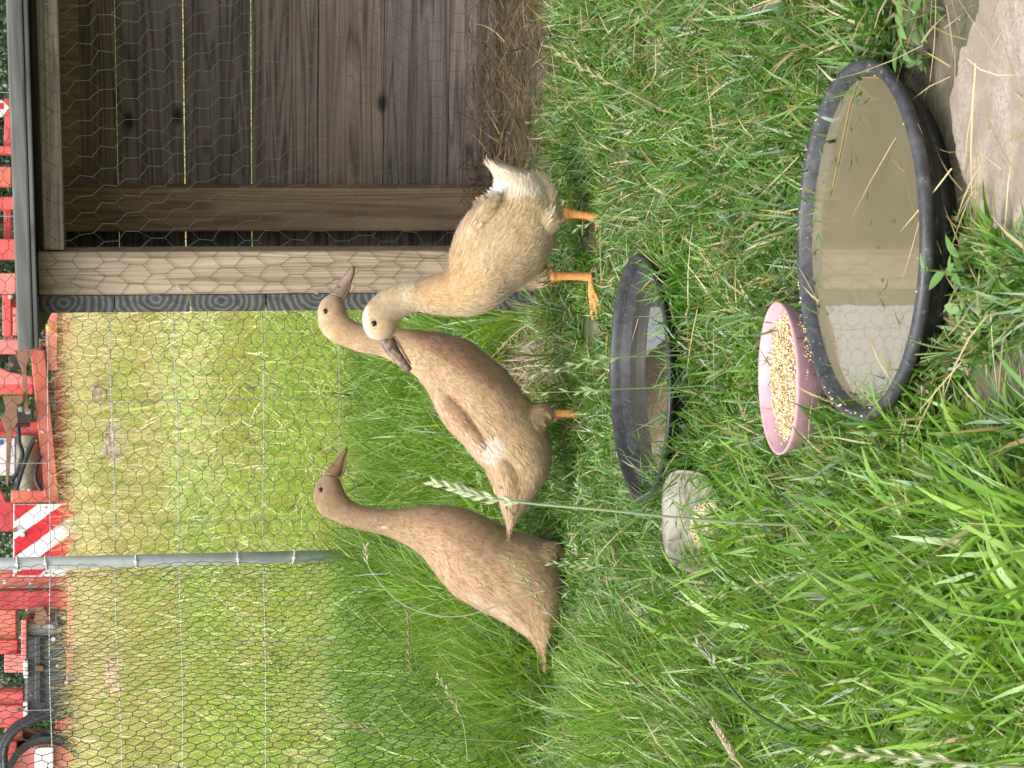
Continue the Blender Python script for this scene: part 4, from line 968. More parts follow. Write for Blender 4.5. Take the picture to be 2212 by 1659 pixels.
    def disc(name, r0, r1, y0, y1, mat, parent=t):
        o = MB(); n = 48; o.lathe([(r0, y0), (r1, y0), (r1, y1), (r0, y1), (r0, y0)], n); V = o.V[0][:, [0, 2, 1]]; o.V[0] = V+ctr; 
        return o.build(name, mat, parent, False)
    wh = disc('wheel', .10, .26, -.02, .20, M_DARK); disc('rim', .175, .215, -.04, -.021, M_PINK, wh); disc('hub', .001, .10, .02, .16, M_DRED, wh)
    rc('drum_face', 244, 1515, 378, 2000, -.09, .04, M_SIGNW, Z3)
    # small striped plate and hanging straps close to the roof board edge
    o2 = [(-120, 215), (4, 215), (20, 232), (4, 252), (-120, 262)]
    poly('warning_plate', o2, -.1, .012, M_SIGNW, I, .003); rc('red_stripe', -60, 222, 8, 236, -.1025, .0022, M_SIGNR, I, bev=0)
    rc('frame_beam', 9, 212, 24, 320, .1, .1, M_RED, I); rc('frame_beam', -90, 315, 26, 332, .05, .1, M_RED, I)
    rc('frame_beam', -90, 360, 24, 402, .0, .1, M_ORNG, I); rc('frame_beam', -90, 425, 40, 452, .06, .1, M_RED, I)
    rc('frame_beam', -90, 516, 34, 560, -.05, .1, M_RED, I); rc('frame_beam', -90, 590, 34, 634, -.02, .1, M_PINK, I)
    rc('frame_beam', 8, 452, 24, 516, .1, .1, M_DRED, I); rc('frame_beam', 6, 660, 30, 735, .05, .1, M_DRED, I)
    rc('under_frame', -120, 210, -100, 1900, .5, .2, M_DRED, I); rc('under_frame', 120, 700, 135, 1900, .55, .15, M_DRED, I)
machine()

# ------------------------------------------------------------------ trees behind the machine
def bark(): return simple('bark', (.05, .04, .03), (.12, .10, .075), 18, .9, 0, .6, .02)
M_BARK = bark(); M_CROWN = blade_mat('tree_leaf', .3, .5, .3)
def tree(i, x, y, h, w_, label, cone):
    r = np.random.default_rng(50+i); z0 = 1.0; t = thing('tree', (x, y, z0), label, 'tree', 'trees behind the red machine')
    m = MB(); tp = np.array([(x, y, z0-.3), (x+.05, y, z0+h*.4), (x-.03, y+.05, z0+h*.97)]); m.tube(crom(tp, 12), np.linspace(.16, .02, 12), 10)
    K = 90
    for k in range(K):
        f = r.uniform(.04, .95); a = r.uniform(0, 6.28); L = w_*(1-f)**(.8 if cone else .45)*r.uniform(.6, 1.0)
        s = np.array([x, y, z0+h*f]); e = s+np.array([math.cos(a)*L, math.sin(a)*L, L*(.0 if cone else .45)])
        m.tube(crom(np.array([s, (s+e)/2+np.array([0, 0, .05*L]), e]), 6), np.linspace(.03, .006, 6)*(1-f*.6), 5)
    m.build('trunk', M_BARK, t, True)
    n = 16000; f = r.beta(1.1, 1.5, n); a = r.uniform(0, 6.28, n); R = w_*(1-f)**(.75 if cone else .4)
    cl = r.integers(0, 130, n); ca = r.uniform(0, 6.28, 130); cf = r.beta(1.1, 1.4, 130); cr = w_*(1-cf)**(.75 if cone else .45)*r.uniform(.55, 1, 130)
    C = np.stack([x+cr*np.cos(ca), y+cr*np.sin(ca), z0+h*cf], 1)[cl]+r.normal(0, 1, (n, 3))*np.array([.26, .26, .17])*w_/1.6
    s = r.uniform(.025, .05, n)[:, None]; d = r.normal(size=(n, 3)); d /= np.linalg.norm(d, axis=1, keepdims=True); e = np.cross(d, r.normal(size=(n, 3))); e /= np.linalg.norm(e, axis=1, keepdims=True)
    V = np.stack([C-d*s, C+e*s*.45, C+d*s, C-e*s*.45], 1).reshape(-1, 3)
    col = np.array((.035, .075, .025) if cone else (.07, .13, .03))*r.uniform(.6, 1.5, (130, 1))[cl]*r.uniform(.8, 1.2, (n, 1))
    F = 4*np.arange(n)[:, None]+np.arange(4)
    P = np.array(t.matrix_world.translation)
    mesh_np('crown', V-P, F, M_CROWN, t, col=np.repeat(col, 4, 0))
kinds = [('dark conifer behind the roof board corner of the house', 1), ('light green round tree, second from the right', 0), ('dark conifer behind the middle of the red machine', 1),
         ('light green round tree behind the grey post', 0), ('dark conifer behind the grey tool box', 1), ('light green round tree, leftmost of the row', 0), ('dark conifer at the far right end of the row', 1)]
for i, (x, (lb, c)) in enumerate(zip((1.9, 2.9, .4, -1.3, -3.0, -4.6, 4.6), kinds)): tree(i, x, 21+(i % 3)*1.3, 2.5+(i*37 % 5)*.14, 1.5+.3*(1-c), lb, c)

# ------------------------------------------------------------------ vegetation
def ribbons(P, L, W, az, tilt, curl, col, rows=5, twist=None, zlift=None, tipcol=None):
    """leaf blades as curved tapering ribbons"""
    n = len(P); t = np.linspace(0, 1, rows); th = tilt[:, None]+curl[:, None]*t[None]
    ds = L[:, None]/(rows-1); hx = np.concatenate([np.zeros((n, 1)), np.cumsum(np.sin((th[:, 1:]+th[:, :-1])/2)*ds, 1)], 1)
    hz_ = np.concatenate([np.zeros((n, 1)), np.cumsum(np.cos((th[:, 1:]+th[:, :-1])/2)*ds, 1)], 1)
    dx, dy = np.cos(az), np.sin(az)
    sidew = twist if twist is not None else np.zeros(n)
    kx = (t**2)[None]*sidew[:, None]*L[:, None]
    X = P[:, 0:1]+hx*dx[:, None]-kx*dy[:, None]; Y = P[:, 1:2]+hx*dy[:, None]+kx*dx[:, None]; Z = P[:, 2:3]+hz_
    ground = gz(X, Y)+.002; Z = np.maximum(Z, ground+.003*t[None])
    prof = np.interp(t, [0, .25, .6, .85, 1], [.75, 1, .85, .45, .06])
    rot = rng.normal(0, .5, n)[:, None]+.8*t[None]*rng.normal(0, 1, n)[:, None]
    hw = W[:, None]*prof[None]/2
    sx = -dy[:, None]*np.cos(rot)*hw; sy = dx[:, None]*np.cos(rot)*hw; sz = np.sin(rot)*hw
    V = np.stack([np.stack([X-sx, Y-sy, Z-sz], -1), np.stack([X+sx, Y+sy, Z+sz], -1)], 2)   # n,rows,2,3
    V = V.reshape(n*rows*2, 3)
    i = np.arange(rows-1)*2; q = np.stack([i, i+1, i+3, i+2], 1)
    F = (q[None]+(np.arange(n)*rows*2)[:, None, None]).reshape(-1, 4)
    C = col[:, None, :]*np.ones((1, rows, 1))
    if tipcol is not None: C = C*(1-(t**3)[None, :, None]*tipcol[1][:, None, None])+np.array(tipcol[0])*(t**3)[None, :, None]*tipcol[1][:, None, None]
    C = np.repeat(C.reshape(-1, 3), 2, 0)
    return V, F, C
G1, G2, G3, G4 = np.array((.062, .170, .022)), np.array((.125, .28, .036)), np.array((.034, .105, .022)), np.array((.23, .38, .05))
STRAW = np.array([(.46, .36, .17), (.55, .46, .26), (.38, .28, .13), (.62, .54, .34)])
def keep(P, pen=True):
    """False where dishes, slab, house floor are"""
    x, y = P[:, 0], P[:, 1]; k = np.ones(len(P), bool)
    for c, r in ((TUB, .128), (TRAY, .134), (BOWL, .056)): k &= (x-c[0])**2+(y-c[1])**2 > r*r
    k &= ((x-DISH[0])/.058)**2+((y-DISH[1])/.09)**2 > 1
    k &= ~inpoly(P[:, :2], SLAB)
    q = P-SO; u = q@SU; d = q@SD
    k &= ~((u > -.03) & (u < 1.32) & (d > -.01) & (d < .49))
    return k
def frame_ok(P, mx):
    px, py = prj(P); return (py > -mx) & (py < 1659+mx) & (px < 2212+260)
def pen_grass():
    V_, F_, C_ = [], [], []; off = 0
    def addb(*a, **k):
        nonlocal off
        V, F, C = ribbons(*a, **k); V_.append(V); F_.append(F+off); C_.append(C); off += len(V)
    # tufts: clusters of blades
    for lay, (ntuft, per, y0, y1) in enumerate(((26000, 7, 1.05, 3.3), (9000, 9, 3.2, 4.45))):
        ty = y0+(y1-y0)*rng.uniform(0, 1, ntuft)**1.0; tx = rng.uniform(-1, 1, ntuft)*(.20*ty+.16)*1.1
        P = np.stack([tx, ty, 0*tx], 1); 
        dens = vn(tx, ty, .07, 8)*.6+vn(tx, ty, .2, 9)*.6
        px, py = prj(np.stack([tx, ty, gz(tx, ty)], 1))
        # bare, trodden places: by the slab, beside the tub, near the house front and beneath the ducks
        bare = .35*np.exp(-(((px-2020)/70)**2+((py-170)/170)**2))*3+.55*np.exp(-(((px-1160)/60)**2+((py-790)/90)**2))*1.6+.5*np.exp(-(((px-1400)/60)**2+((py-110)/90)**2))+.5*np.exp(-(((px-1130)/50)**2+((py-150)/260)**2))+.35*np.exp(-(((px-1110)/30)**2+((py-1100)/90)**2))*1.6
        bare += 2.2/(1+np.exp(-(px-1985-.0*py)/14))/(1+np.exp((py-470)/25))
        ok = keep(P) & (dens > .275+bare*rng.uniform(.6, 1.2, ntuft)) & frame_ok(P+[0, 0, .03], 260)
        P = P[ok]; n = len(P)
        x = np.repeat(P[:, 0], per)+rng.normal(0, .006, n*per); y = np.repeat(P[:, 1], per)+rng.normal(0, .006, n*per)
        tid = np.repeat(np.arange(n), per); z = gz(x, y)-.002; Q = np.stack([x, y, z], 1); k = keep(Q); Q = Q[k]; tid = tid[k]; N_ = len(Q)
        x, y = Q[:, 0], Q[:, 1]; px, py = prj(Q)
        lush = 1/(1+np.exp((x+.07+.35*np.clip(y-1.6, 0, .6)-.02*np.sin(y*9))/.05))*(y < 2.6)      # near, left: tall grass
        mid = 1/(1+np.exp(-(y-3.05)/.07))*(x < .12)                                              # behind the ducks
        right_near = (px > 1500)*(py < 500)
        lushL = np.clip((-.28-x)/.15, 0, 1)*(y > 1.9)
        L = .036+.020*vn(x, y, .12, 10)+.040*lush*vn(x, y, .08, 11)**.7+.082*mid*(.4+.8*vn(x, y, .1, 12))+.045*lushL+.01*right_near
        cx = (px-1395)/95; cy = (py-820)/290; low = np.exp(-(((px-1345)/75)**2+((py-820)/290)**2)**2); L *= 1-.45*low; L += .030*np.exp(-(((px-1490)/42)**2+((py-840)/260)**2)**2)                 # cropped round the tray
        low2 = np.exp(-(((px-1290)/75)**2+((py-560)/170)**2)**2); L *= 1-.5*low2
        L *= 1-.55*np.exp(-(((px-1262)/75)**2+((py-1290)/260)**2)**2)
        L *= 1-.55*np.exp(-(((px-2090)/60)**2+((py-520)/240)**2)**2)
        front = np.exp(-(((px-2130)/95)**2+((py-800)/260)**2)**2); L *= 1-.35*front
        L *= rng.uniform(.45, 1.35, N_)
        near = np.clip((2.3-y)/.9, 0, 1)
        W = (.0022+.0016*rng.uniform(0, 1, N_)**2+.0030*near*rng.uniform(0, 1, N_)**2+.0018*lush*rng.uniform(0, 1, N_)**2+.0022*mid*rng.uniform(0, 1, N_))
        az = (6.28*rng.uniform(0, 1, n))[tid]+rng.normal(0, .9, N_)
        tilt = np.abs(rng.normal(.80-.35*mid-.3*lush, .42, N_)); curl = rng.normal(.75-.2*mid, .6, N_)
        g = vn(x, y, .15, 14)[:, None]; rr = rng.uniform(0, 1, (N_, 1)); tt = rng.uniform(0, 1, n)[tid][:, None]
        col = G1*(1-g)+G3*g; col = col*(1-rr*.6)+G2*rr*.6; col = col*(1-.35*(tt > .7))+G4*.35*(tt > .7)
        brt = (mid*.5+lush*.45+.35*lushL)[:, None]; col = col*(1-brt*.6)+G4*brt*.6
        col *= rng.uniform(.5, 1.45, (N_, 1))*(.72+.55*vn(x, y, .05, 12)[:, None]); dry = rng.uniform(0, 1, N_) < .035+.075*(py < 950)*(px > 1080)
        col[dry] = STRAW[rng.integers(0, 4, dry.sum())]*.8
        bl = (rng.uniform(0, 1, N_) < .16) & ~dry; col[bl] = np.array((.16, .24, .14))*rng.uniform(.8, 1.3, (bl.sum(), 1))
        col = col*(1-.55*mid[:, None]*rr)+np.array((.27, .45, .05))*.55*mid[:, None]*rr
        addb(Q, L, W, az, tilt, curl, col, rows=5, twist=rng.normal(0, .25, N_), tipcol=((.35, .26, .10), (rng.uniform(0, 1, N_) < .18)*.8))
    # long broad blades in the near left corner and beside the tub
    n = 7500; px = rng.uniform(1480, 2500, n); py = rng.uniform(900, 1900, n); P = np.array([gnd(a, b) for a, b in zip(px, py)]); P = P[keep(P) & (vn(P[:, 0], P[:, 1], .06, 15) > .35)]
    n = len(P); P[:, 2] = gz(P[:, 0], P[:, 1]); q = rng.uniform(0, 1, (n, 1)); px, py = prj(P)
    Lh = rng.uniform(.05, .115, n)*np.clip((py-880)/250, .5, 1)*np.where((px < 1640) & (py < 1300), .5, 1)
    addb(P, Lh*.98, rng.uniform(.0038, .0078, n), rng.uniform(0, 6.28, n), np.abs(rng.normal(.55, .38, n)), rng.normal(.8, .6, n), (G2*(1-q)+G4*q)*rng.uniform(.75, 1.2, (n, 1)), rows=7, twist=rng.normal(0, .3, n))
    # taller tufts hiding the near rims of the tray, the dish and the bowl
    n = 1500; q = rng.uniform(0, 1, n); px = np.where(q < .6, rng.uniform(1452, 1520, n), np.where(q < .8, rng.uniform(1575, 1640, n), rng.uniform(1790, 1850, n))); py = np.where(q < .6, rng.uniform(560, 1110, n), np.where(q < .8, rng.uniform(990, 1240, n), rng.uniform(800, 980, n)))
    k = vn(px, py, 40., 3) > .38; px, py, q = px[k], py[k], q[k]; n = len(px)
    P = np.array([gnd(a, b) for a, b in zip(px, py)]); kk = keep(P); P = P[kk]; q = q[kk]; n = len(P); P[:, 2] = gz(P[:, 0], P[:, 1]); g = rng.uniform(0, 1, (n, 1))
    addb(P, rng.uniform(.035, .075, n)*np.where(q < .6, 1, .7), rng.uniform(.0022, .0048, n), rng.uniform(0, 6.28, n), np.abs(rng.normal(.35, .25, n)), rng.normal(.7, .5, n), (G1*(1-g)+G2*g)*rng.uniform(.7, 1.3, (n, 1)), rows=6, twist=rng.normal(0, .2, n))
    # pale dead stems lying about
    n = 2100; px = rng.uniform(1080, 2200, n); py = rng.uniform(-100, 1700, n); k = rng.uniform(0, 1, n) < np.where((py < 700), .8, .35); px, py = px[k], py[k]; n = len(px)
    P = np.array([gnd(a, b, .012) for a, b in zip(px, py)]); P = P[keep(P) | ((px > 2060) & (rng.uniform(0, 1, len(px)) < .6) & (np.hypot(P[:, 0]-TUB[0], P[:, 1]-TUB[1]) > .16))]; n = len(P); P[:, 2] = gz(P[:, 0], P[:, 1])+rng.uniform(.004, .028, n)
    addb(P, rng.uniform(.03, .11, n), rng.uniform(.0008, .0018, n), rng.uniform(0, 6.28, n), rng.normal(1.45, .15, n), rng.normal(.05, .1, n), STRAW[rng.integers(0, 4, n)]*rng.uniform(.7, 1.1, (n, 1)), rows=4, twist=rng.normal(0, .15, n))
    o = mesh_np('grass', np.concatenate(V_), np.concatenate(F_), M_GRASS, smooth=True, col=np.concatenate(C_)); tag(o, 'short trodden green grass round the ducks and dishes', 'grass', kind='stuff')
pen_grass()
def field_grass():
    V_, F_, C_ = [], [], []; off = 0
    n = 95000; y = 4.45+8.6*rng.uniform(0, 1, n)**1.25; x = rng.uniform(-1, 1, n)*(.20*y+.35)*1.12
    P = np.stack([x, y, gz(x, y)-.005], 1); far = np.clip((y-4.5)/7, 0, 1)
    L = (.10+.10*far)*rng.uniform(.5, 1.3, n)*(.7+.6*vn(x, y, .4, 3)); W = (.0035+.004*far)*rng.uniform(.6, 1.3, n)
    az = 6.28*vn(x, y, 1.2, 4)+rng.normal(0, 1.2, n); g = vn(x, y, .6, 5)[:, None]; q = rng.uniform(0, 1, (n, 1))
    col = (np.array((.24, .38, .075))*(1-g)+np.array((.42, .48, .17))*g); col = col*(1-q*.5)+np.array((.38, .46, .13))*q*.5; col *= rng.uniform(.85, 1.35, (n, 1))
    pd = .10+.62*far*vn(x, y, .7, 6)*1.3+.12*(vn(x, y, .25, 7) > .6); pd = pd+.35*np.clip((x+.3)/1.0, 0, 1)*np.clip((y-5)/3, 0, 1); dry = rng.uniform(0, 1, n) < pd
    col[dry] = STRAW[rng.integers(0, 4, dry.sum())]*rng.uniform(.9, 1.35, (dry.sum(), 1))
    V, F, C = ribbons(P, L, W, az, np.abs(rng.normal(.45, .3, n)), rng.normal(.7, .5, n), col, rows=4, twist=rng.normal(0, .2, n)); V_.append(V); F_.append(F); C_.append(C); off = len(V)
    # blond flowering stems, thicker and drier toward the machine
    n = 34000; y = 5.0+7.9*rng.uniform(0, 1, n)**.65; x = rng.uniform(-1, 1, n)*(.20*y+.35)*1.12; k = vn(x, y, .5, 8) > .30; x, y = x[k], y[k]; n = len(x)
    P = np.stack([x, y, gz(x, y)], 1); L = rng.uniform(.10, .38, n)*np.clip((y-4)/7, .35, 1); f1 = np.clip((y-5)/6, 0, 1)
    V, F, C = ribbons(P, L, rng.uniform(.003, .0058, n), rng.normal(2.6, 1.3, n), np.abs(rng.normal(.35, .25, n)), rng.normal(.35, .35, n), STRAW[rng.integers(0, 4, n)]*rng.uniform(.85, 1.25, (n, 1)), rows=4, twist=rng.normal(0, .15, n))
    V_.append(V); F_.append(F+off); C_.append(C)
    o = mesh_np('field_grass', np.concatenate(V_), np.concatenate(F_), M_GRASS, smooth=True, col=np.concatenate(C_)); tag(o, 'long pale meadow grass with blond stems beyond the fence', 'grass', kind='stuff')
field_grass()
def hay():
    n = 3600; u = rng.uniform(.02, .75, n); d = rng.uniform(-.10, .43, n); 
    P = sl2w(np.stack([u, d, 0*u], 1)); k = (vn(P[:, 0], P[:, 1], .08, 2) > np.where(d < -.02, .52, .1)); P = P[k]; d = d[k]; n = len(P)
    P[:, 2] = gz(P[:, 0], P[:, 1])+rng.uniform(0, 1, n)*np.interp(d, [-.16, -.02, .1, .43], [.006, .030, .050, .062])
    c = np.array([(.13, .085, .045), (.21, .145, .08), (.08, .05, .028), (.36, .28, .15)])[rng.choice(4, n, p=[.35, .35, .2, .1])]*rng.uniform(.7, 1.25, (n, 1))
    V, F, C = ribbons(P, rng.uniform(.03, .10, n), rng.uniform(.0010, .0022, n), rng.uniform(0, 6.28, n), rng.normal(1.5, .25, n), rng.normal(0, .25, n), c, rows=4, twist=rng.normal(0, .3, n))
    tag(mesh_np('straw_bedding', V, F, M_DRY, smooth=True, col=C), 'matted brown straw on the floor of the duck house and before its netting', 'straw', kind='stuff')
    n = 900; px = rng.normal(1165, 34, n); py = rng.normal(800, 55, n); P = np.array([gnd(a, b) for a, b in zip(px, py)]); P[:, 2] = gz(P[:, 0], P[:, 1])+rng.uniform(0, .030, n)
    c = np.array([(.42, .32, .24), (.55, .46, .36), (.25, .17, .12)])[rng.integers(0, 3, n)]
    V, F, C = ribbons(P, rng.uniform(.015, .05, n), rng.uniform(.0008, .0020, n), rng.uniform(0, 6.28, n), rng.normal(1.1, .4, n), rng.normal(0, .4, n), c, rows=4)
    tag(mesh_np('dead_grass', V, F, M_DRY, smooth=True, col=C), 'pale dead grass matted behind the middle duck legs', 'grass', kind='stuff')
hay()
# ---- stones in the field
def stone(i, px, py, D, s, label, c1, c2, name='stone'):
    r = np.random.default_rng(90+i); P = at(px, py, D); bm = bmesh.new(); bmesh.ops.create_cube(bm, size=1); bmesh.ops.bevel(bm, geom=bm.edges[:], offset=.16, segments=2, affect='EDGES')
    bmesh.ops.subdivide_edges(bm, edges=bm.edges[:], cuts=2, use_grid_fill=True)
    for v in bm.verts: v.co = Vector([c*k*(1+.10*r.normal()*.3) for c, k in zip(v.co, s)])+Vector(r.normal(0, .003, 3))
    me = bpy.data.meshes.new(name); bm.to_mesh(me); bm.free(); o = bpy.data.objects.new(name, me); COL.objects.link(o); o.location = P; o.rotation_euler = (r.normal(0, .08), r.normal(0, .08), r.normal(0, .3)); me.materials.append(simple(name+'_surface', c1, c2, 16, .85, 0, .5, .006)); tag(o, label, 'stone')
stone(0, 278, 955, 9.8, (.21, .16, .22), 'mauve grey stone lying in the dry grass under the hydraulic cylinder', (.30, .22, .20), (.42, .33, .31))
stone(1, 258, 1458, 9.9, (.17, .15, .13), 'pale pink stone in the grass below the tool box', (.55, .30, .27), (.66, .44, .40))
stone(2, 350, 1556, 8.6, (.06, .05, .06), 'small red brown stone low in the grass near the left edge', (.32, .14, .08), (.42, .22, .13))
stone(3, 215, 848, 10.6, (.11, .09, .08), 'small grey brown stone between the blond stems beside the mauve one', (.22, .18, .14), (.34, .28, .23))

# ---- flowering grass stalks, each one on its own
M_STALK = blade_mat('seed_stalk', .25, .5, .25)
def stalk(pts, head, nsp, sl, label, cs, ch, rs=.0009, wid=.0016, seed=0, leaf=None):
    """pts: (x, y, D) from root to tip; head: fraction where the spike begins"""
    r = np.random.default_rng(300+seed); P = crom(np.array([at(x, y, D) for x, y, D in pts]), 60); b = P[0]
    t = thing('grass_stalk', b, label, 'grass stalk', 'flowering grass stalks')
    k0 = int(60*head); S = MB(); S.tube(P, np.linspace(rs*1.25, rs*.6, 60), 6)
    if leaf is not None:
        pass
    o = MB(); o.V = [S.V[0]-b]; mesh_np('stem', o.V[0], [f[0] for f in S.F.values()], M_STALK, t, True, np.tile(cs, (len(o.V[0]), 1)))
    V, F, C = [], [], []; n = 0
    T = np.gradient(P, axis=0); T /= np.linalg.norm(T, axis=1, keepdims=True); view = np.array([0, 1., 0])
    for i in range(nsp):
        f = k0+(59-k0)*(i+.3)/nsp; j = int(f); c = P[j]; d = T[j]; s = np.cross(d, view); s /= np.linalg.norm(s); s *= (-1)**i; q = np.cross(d, s)
        ln = sl*1.25*r.uniform(.85, 1.15)*(1-.35*(i/nsp)); e = d*.95+s*.24+q*r.normal(0, .08); e /= np.linalg.norm(e)
        for m in range(3):
            ee = e+s*(m-1)*.16+q*r.normal(0, .08); ee /= np.linalg.norm(ee); w2 = np.cross(ee, q); w2 /= np.linalg.norm(w2); L = ln*(1-.2*abs(m-1)); base = c+s*.0005+e*ln*.10*m
            W = wid*1.3*(1-.15*m)
            pts_ = [base, base+ee*L*.35+w2*W*.5, base+ee*L*.35-w2*W*.5, base+ee*L*.35+q*W*.4, base+ee*L*.35-q*W*.4, base+ee*L]
            V += pts_; F += [(n, n+1, n+3), (n, n+3, n+2), (n, n+2, n+4), (n, n+4, n+1), (n+5, n+3, n+1), (n+5, n+2, n+3), (n+5, n+4, n+2), (n+5, n+1, n+4)]
            C += [np.array(ch)*r.uniform(.85, 1.15)]*6; n += 6
    mesh_np('seed_head', np.array(V)-b, np.array(F), M_STALK, t, col=np.array(C))
PALE, GRN, BRN, OLV = (.46, .52, .30), (.22, .33, .12), (.42, .33, .20), (.28, .30, .14)
stalk([(1800, 1135, 1.72), (1640, 1131, 1.70), (1460, 1118, 1.68), (1310, 1102, 1.67), (1170, 1090, 1.67), (1060, 1076, 1.67), (1000, 1060, 1.67), (932, 1040, 1.67)], .62, 15, .0125, 'tall pale green ryegrass stalk standing before the middle duck tail', (.36, .44, .26), (.60, .64, .44), .0012, .0026, 1)
stalk([(1500, 765, 2.15), (1440, 768, 2.14), (1330, 772, 2.13), (1250, 786, 2.13), (1147, 811, 2.13)], .45, 9, .0125, 'pale ryegrass head leaning over the tray, right one of two below the middle duck', GRN, PALE, .0008, .0019, 2)
stalk([(1500, 836, 2.16), (1400, 838, 2.15), (1300, 842, 2.14), (1259, 845, 2.14), (1128, 849, 2.14)], .48, 8, .0125, 'pale ryegrass head under the middle duck belly, left one of two', GRN, PALE, .0008, .0019, 3)
stalk([(1480, 440, 2.30), (1400, 455, 2.30), (1310, 470, 2.30), (1244, 494, 2.30)], .52, 7, .012, 'short ryegrass head before the right foot of the buff duck', GRN, (.38, .45, .22), .0008, .0018, 4)
stalk([(1420, 1505, 2.1), (1320, 1418, 2.1), (1249, 1380, 2.1), (1176, 1314, 2.1), (1130, 1250, 2.1), (1091, 1200, 2.1)], .55, 13, .009, 'olive brown seed head crossing the left duck wing', OLV, (.33, .32, .17), .0009, .0018, 5)
stalk([(1180, 1275, 2.5), (1111, 1292, 2.5), (1049, 1318, 2.5), (980, 1332, 2.5), (903, 1320, 2.5), (849, 1289, 2.5), (802, 1234, 2.5), (792, 1205, 2.5), (791, 1178, 2.5)], .80, 6, .010, 'long thin stalk arching behind the neck of the left duck', (.40, .46, .30), (.50, .45, .28), .0008, .0016, 6)
stalk([(1080, 1600, 2.6), (1040, 1574, 2.6), (938, 1518, 2.6), (900, 1460, 2.6), (886, 1436, 2.6), (884, 1380, 2.6), (882, 1323, 2.6)], .60, 13, .009, 'brown seed head on a dark stem left of the left duck back', (.10, .16, .05), (.34, .26, .13), .0009, .0016, 7)
stalk([(1120, 1602, 2.5), (1042, 1598, 2.5), (930, 1592, 2.5), (826, 1581, 2.5), (760, 1565, 2.5), (693, 1540, 2.5)], .62, 13, .010, 'faded brown seed head before the green netting near the lower wire', (.20, .26, .11), (.44, .36, .24), .0009, .0018, 8)
stalk([(1700, 1580, 1.55), (1634, 1541, 1.55), (1590, 1500, 1.55), (1555, 1450, 1.55), (1530, 1415, 1.55), (1508, 1392, 1.55)], .62, 10, .008, 'dark green curved stem with a knobbly head in the near grass', (.07, .11, .05), (.32, .36, .22), .0013, .0026, 9)
stalk([(2420, 1670, 1.22), (2300, 1662, 1.22), (2116, 1651, 1.22), (2000, 1640, 1.22), (1880, 1630, 1.22), (1783, 1620, 1.22)], .42, 11, .013, 'large cream ryegrass head lying low at the near left corner', (.28, .33, .18), (.56, .58, .38), .0012, .0026, 10)
stalk([(1900, 1217, 1.6), (1875, 1219, 1.6), (1800, 1228, 1.6), (1722, 1244, 1.6), (1600, 1272, 1.6), (1481, 1309, 1.6)], .50, 12, .008, 'thin pale stalk leaning left between clear dish and near grass', GRN, (.44, .50, .26), .0008, .0012, 11)
stalk([(1430, 235, 2.25), (1363, 201, 2.25), (1300, 170, 2.25), (1240, 135, 2.25), (1182, 97, 2.25)], .40, 11, .012, 'straw coloured ryegrass head leaning toward the house, far right', (.34, .34, .18), (.52, .46, .29), .0008, .0018, 12)
stalk([(1340, 205, 2.4), (1290, 208, 2.4), (1250, 218, 2.4), (1200, 240, 2.4), (1138, 268, 2.4)], .30, 10, .011, 'thin green ryegrass head in front of the straw bedding', GRN, (.36, .42, .19), .0007, .0015, 13)
stalk([(1400, 1232, 2.2), (1340, 1228, 2.2), (1285, 1224, 2.2), (1240, 1220, 2.2), (1187, 1216, 2.2)], .45, 9, .011, 'broad pale seed head before the left duck feet', GRN, (.42, .48, .26), .0008, .0022, 14)
stalk([(1330, 1090, 2.0), (1300, 1080, 2.0), (1262, 1078, 2.0), (1245, 1034, 2.0)], .45, 6, .009, 'tiny twisted seed head crossing the tallest stalk on its right side', GRN, (.38, .42, .24), .0007, .0014, 15)
stalk([(1330, 1120, 2.0), (1290, 1130, 2.0), (1255, 1145, 2.0), (1236, 1160, 2.0), (1247, 1190, 2.0)], .50, 6, .009, 'tiny bent seed head crossing the tallest stalk on its left side', GRN, (.40, .42, .24), .0007, .0014, 16)
stalk([(1010, 1640, 2.6), (1000, 1560, 2.6), (970, 1500, 2.6), (945, 1460, 2.6)], .40, 10, .009, 'pale seed head lying flat left of the left duck tail', GRN, (.50, .42, .28), .0008, .0018, 17)
stalk([(1630, 1690, 1.6), (1590, 1640, 1.6), (1565, 1600, 1.6), (1540, 1560, 1.6)], .30, 24, .006, 'dry tan seed clump bent over in the near left grass', BRN, (.50, .42, .29), .0011, .0022, 18)

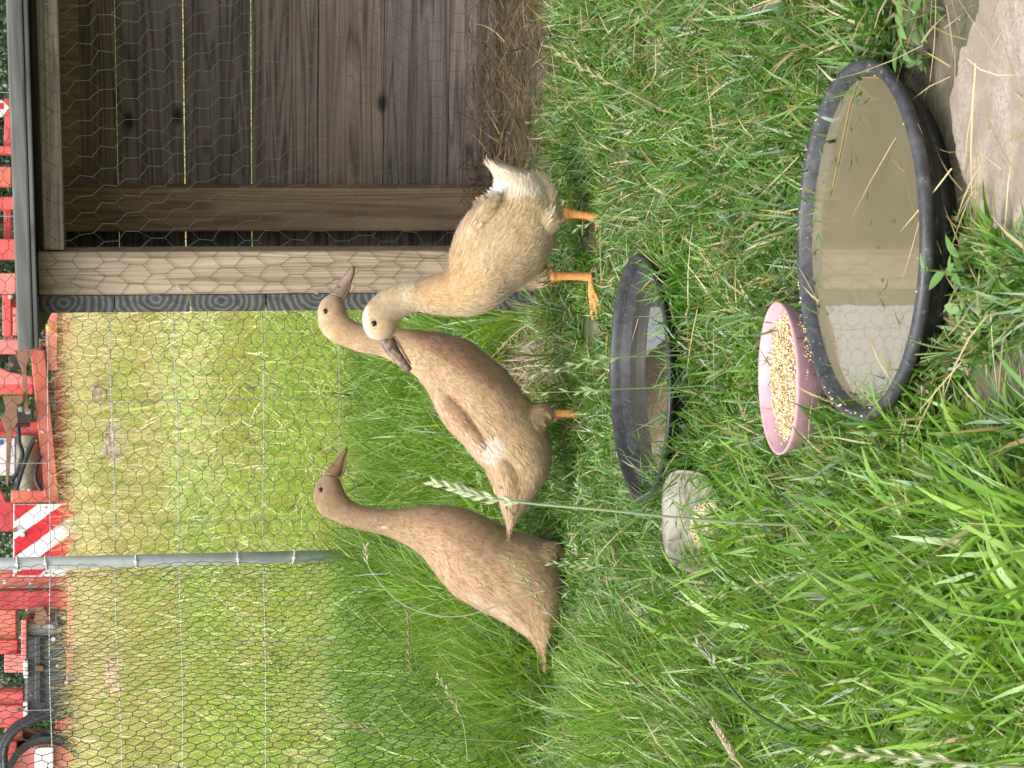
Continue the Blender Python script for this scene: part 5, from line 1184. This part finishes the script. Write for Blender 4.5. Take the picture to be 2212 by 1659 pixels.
# ---- broad-leaved weeds
def weed(name, px, py, z0, n, ls, hgt, label, col, lobed=False, seed=0, asp=.42, up=.6):
    r = np.random.default_rng(500+seed); P0 = gnd(px, py, z0); P0[2] = float(gz(P0[0], P0[1])); t = thing(name, P0, label, 'weed', 'broad leaved weeds in the grass')
    st = MB(); V, F, C = [], [], []; k = 0
    ns = max(2, n//5)
    for s in range(ns):
        a = r.uniform(0, 6.28); lean = r.uniform(.15, .9); H = hgt*r.uniform(.6, 1.1)
        e = np.array([math.cos(a)*H*lean, math.sin(a)*H*lean, H*(1-.4*lean)]); path = crom(np.array([(0, 0, 0), e*.5+np.array([0, 0, H*.12]), e]), 12); st.tube(path, np.linspace(.0012, .0006, 12), 5)
        for i in range(max(2, n//ns)):
            f = r.uniform(.25, 1); c = path[int(f*11)]; la = r.uniform(0, 6.28); d = np.array([math.cos(la), math.sin(la), up*r.uniform(-.2, 1.2)]); d /= np.linalg.norm(d)
            sd = np.cross(d, [0, 0, 1.]); sd /= np.linalg.norm(sd); nrm = np.cross(sd, d); L = ls*r.uniform(.6, 1.15)
            m = 9; tt = np.linspace(0, 1, m); wd = asp*L*np.sin(np.pi*tt**.8)**.8*(1+(.28*np.cos(tt*22) if lobed else 0)); mid = c+d*(L*tt)[:, None]-nrm*(L*.22*tt**2)[:, None]
            up_ = nrm*(.12*wd)[:, None]; rowv = np.stack([mid-sd*wd[:, None]*.5+up_, mid, mid+sd*wd[:, None]*.5+up_], 1).reshape(-1, 3)
            V.append(rowv); ii = (np.arange(m-1)[:, None]*3+np.arange(2)[None]).ravel()+k; F.append(np.stack([ii, ii+1, ii+4, ii+3], 1)); k += 3*m
            C.append(np.tile(np.array(col)*r.uniform(.75, 1.25), (3*m, 1)))
    mesh_np('stem', st.V and np.concatenate(st.V), [np.concatenate(v) for v in st.F.values()], M_STALK, t, True, np.tile((.20, .28, .10), (st.n, 1)))
    mesh_np('leaves', np.concatenate(V), np.concatenate(F), M_LEAF, t, True, np.concatenate(C))
weed('weed_plant', 1120, 1035, 0, 14, .034, .13, 'pale blue green lobed weed between the left and middle ducks', (.20, .30, .16), True, 1, .75)
weed('weed_plant', 1115, 735, 0, 12, .036, .16, 'dark green broad leaved weed behind the buff duck breast', (.10, .20, .07), False, 2, .6)
weed('weed_plant', 2040, 20, 0, 26, .020, .045, 'knotweed with small oval leaves on the bare soil by the slab corner', (.13, .24, .07), False, 3, .5)
weed('weed_plant', 2015, 120, 0, 14, .016, .035, 'small oval leaved knotweed between slab and big tub, right side', (.13, .25, .08), False, 4, .5)
weed('weed_plant', 2110, 590, 0, 18, .020, .050, 'small leafy weed in front of the big tub beside the slab', (.14, .27, .07), False, 5, .42)
weed('weed_plant', 2118, 655, 0, 10, .018, .025, 'broad oval leaved weed under the big tub, near side', (.15, .26, .09), False, 6, .55)
weed('weed_plant', 2080, 760, 0, 60, .0065, .045, 'feathery yarrow growing against the big tub front', (.12, .25, .07), False, 7, .18)
weed('weed_plant', 1960, 925, 0, 50, .0065, .035, 'feathery yarrow between the pink bowl and the big tub left end', (.13, .27, .08), False, 8, .18)
weed('weed_plant', 2240, 1450, 0, 10, .022, .055, 'bright clover like weed at the nearest left edge', (.17, .30, .06), False, 9, .75)
weed('weed_plant', 1800, 1400, 0, 26, .018, .050, 'blue green narrow leaved weed in the near left grass', (.13, .25, .12), False, 10, .35)
weed('weed_plant', 2180, 1150, 0, 26, .020, .050, 'green narrow leaved weed at the nearest edge left of the tub', (.14, .27, .08), False, 11, .38)
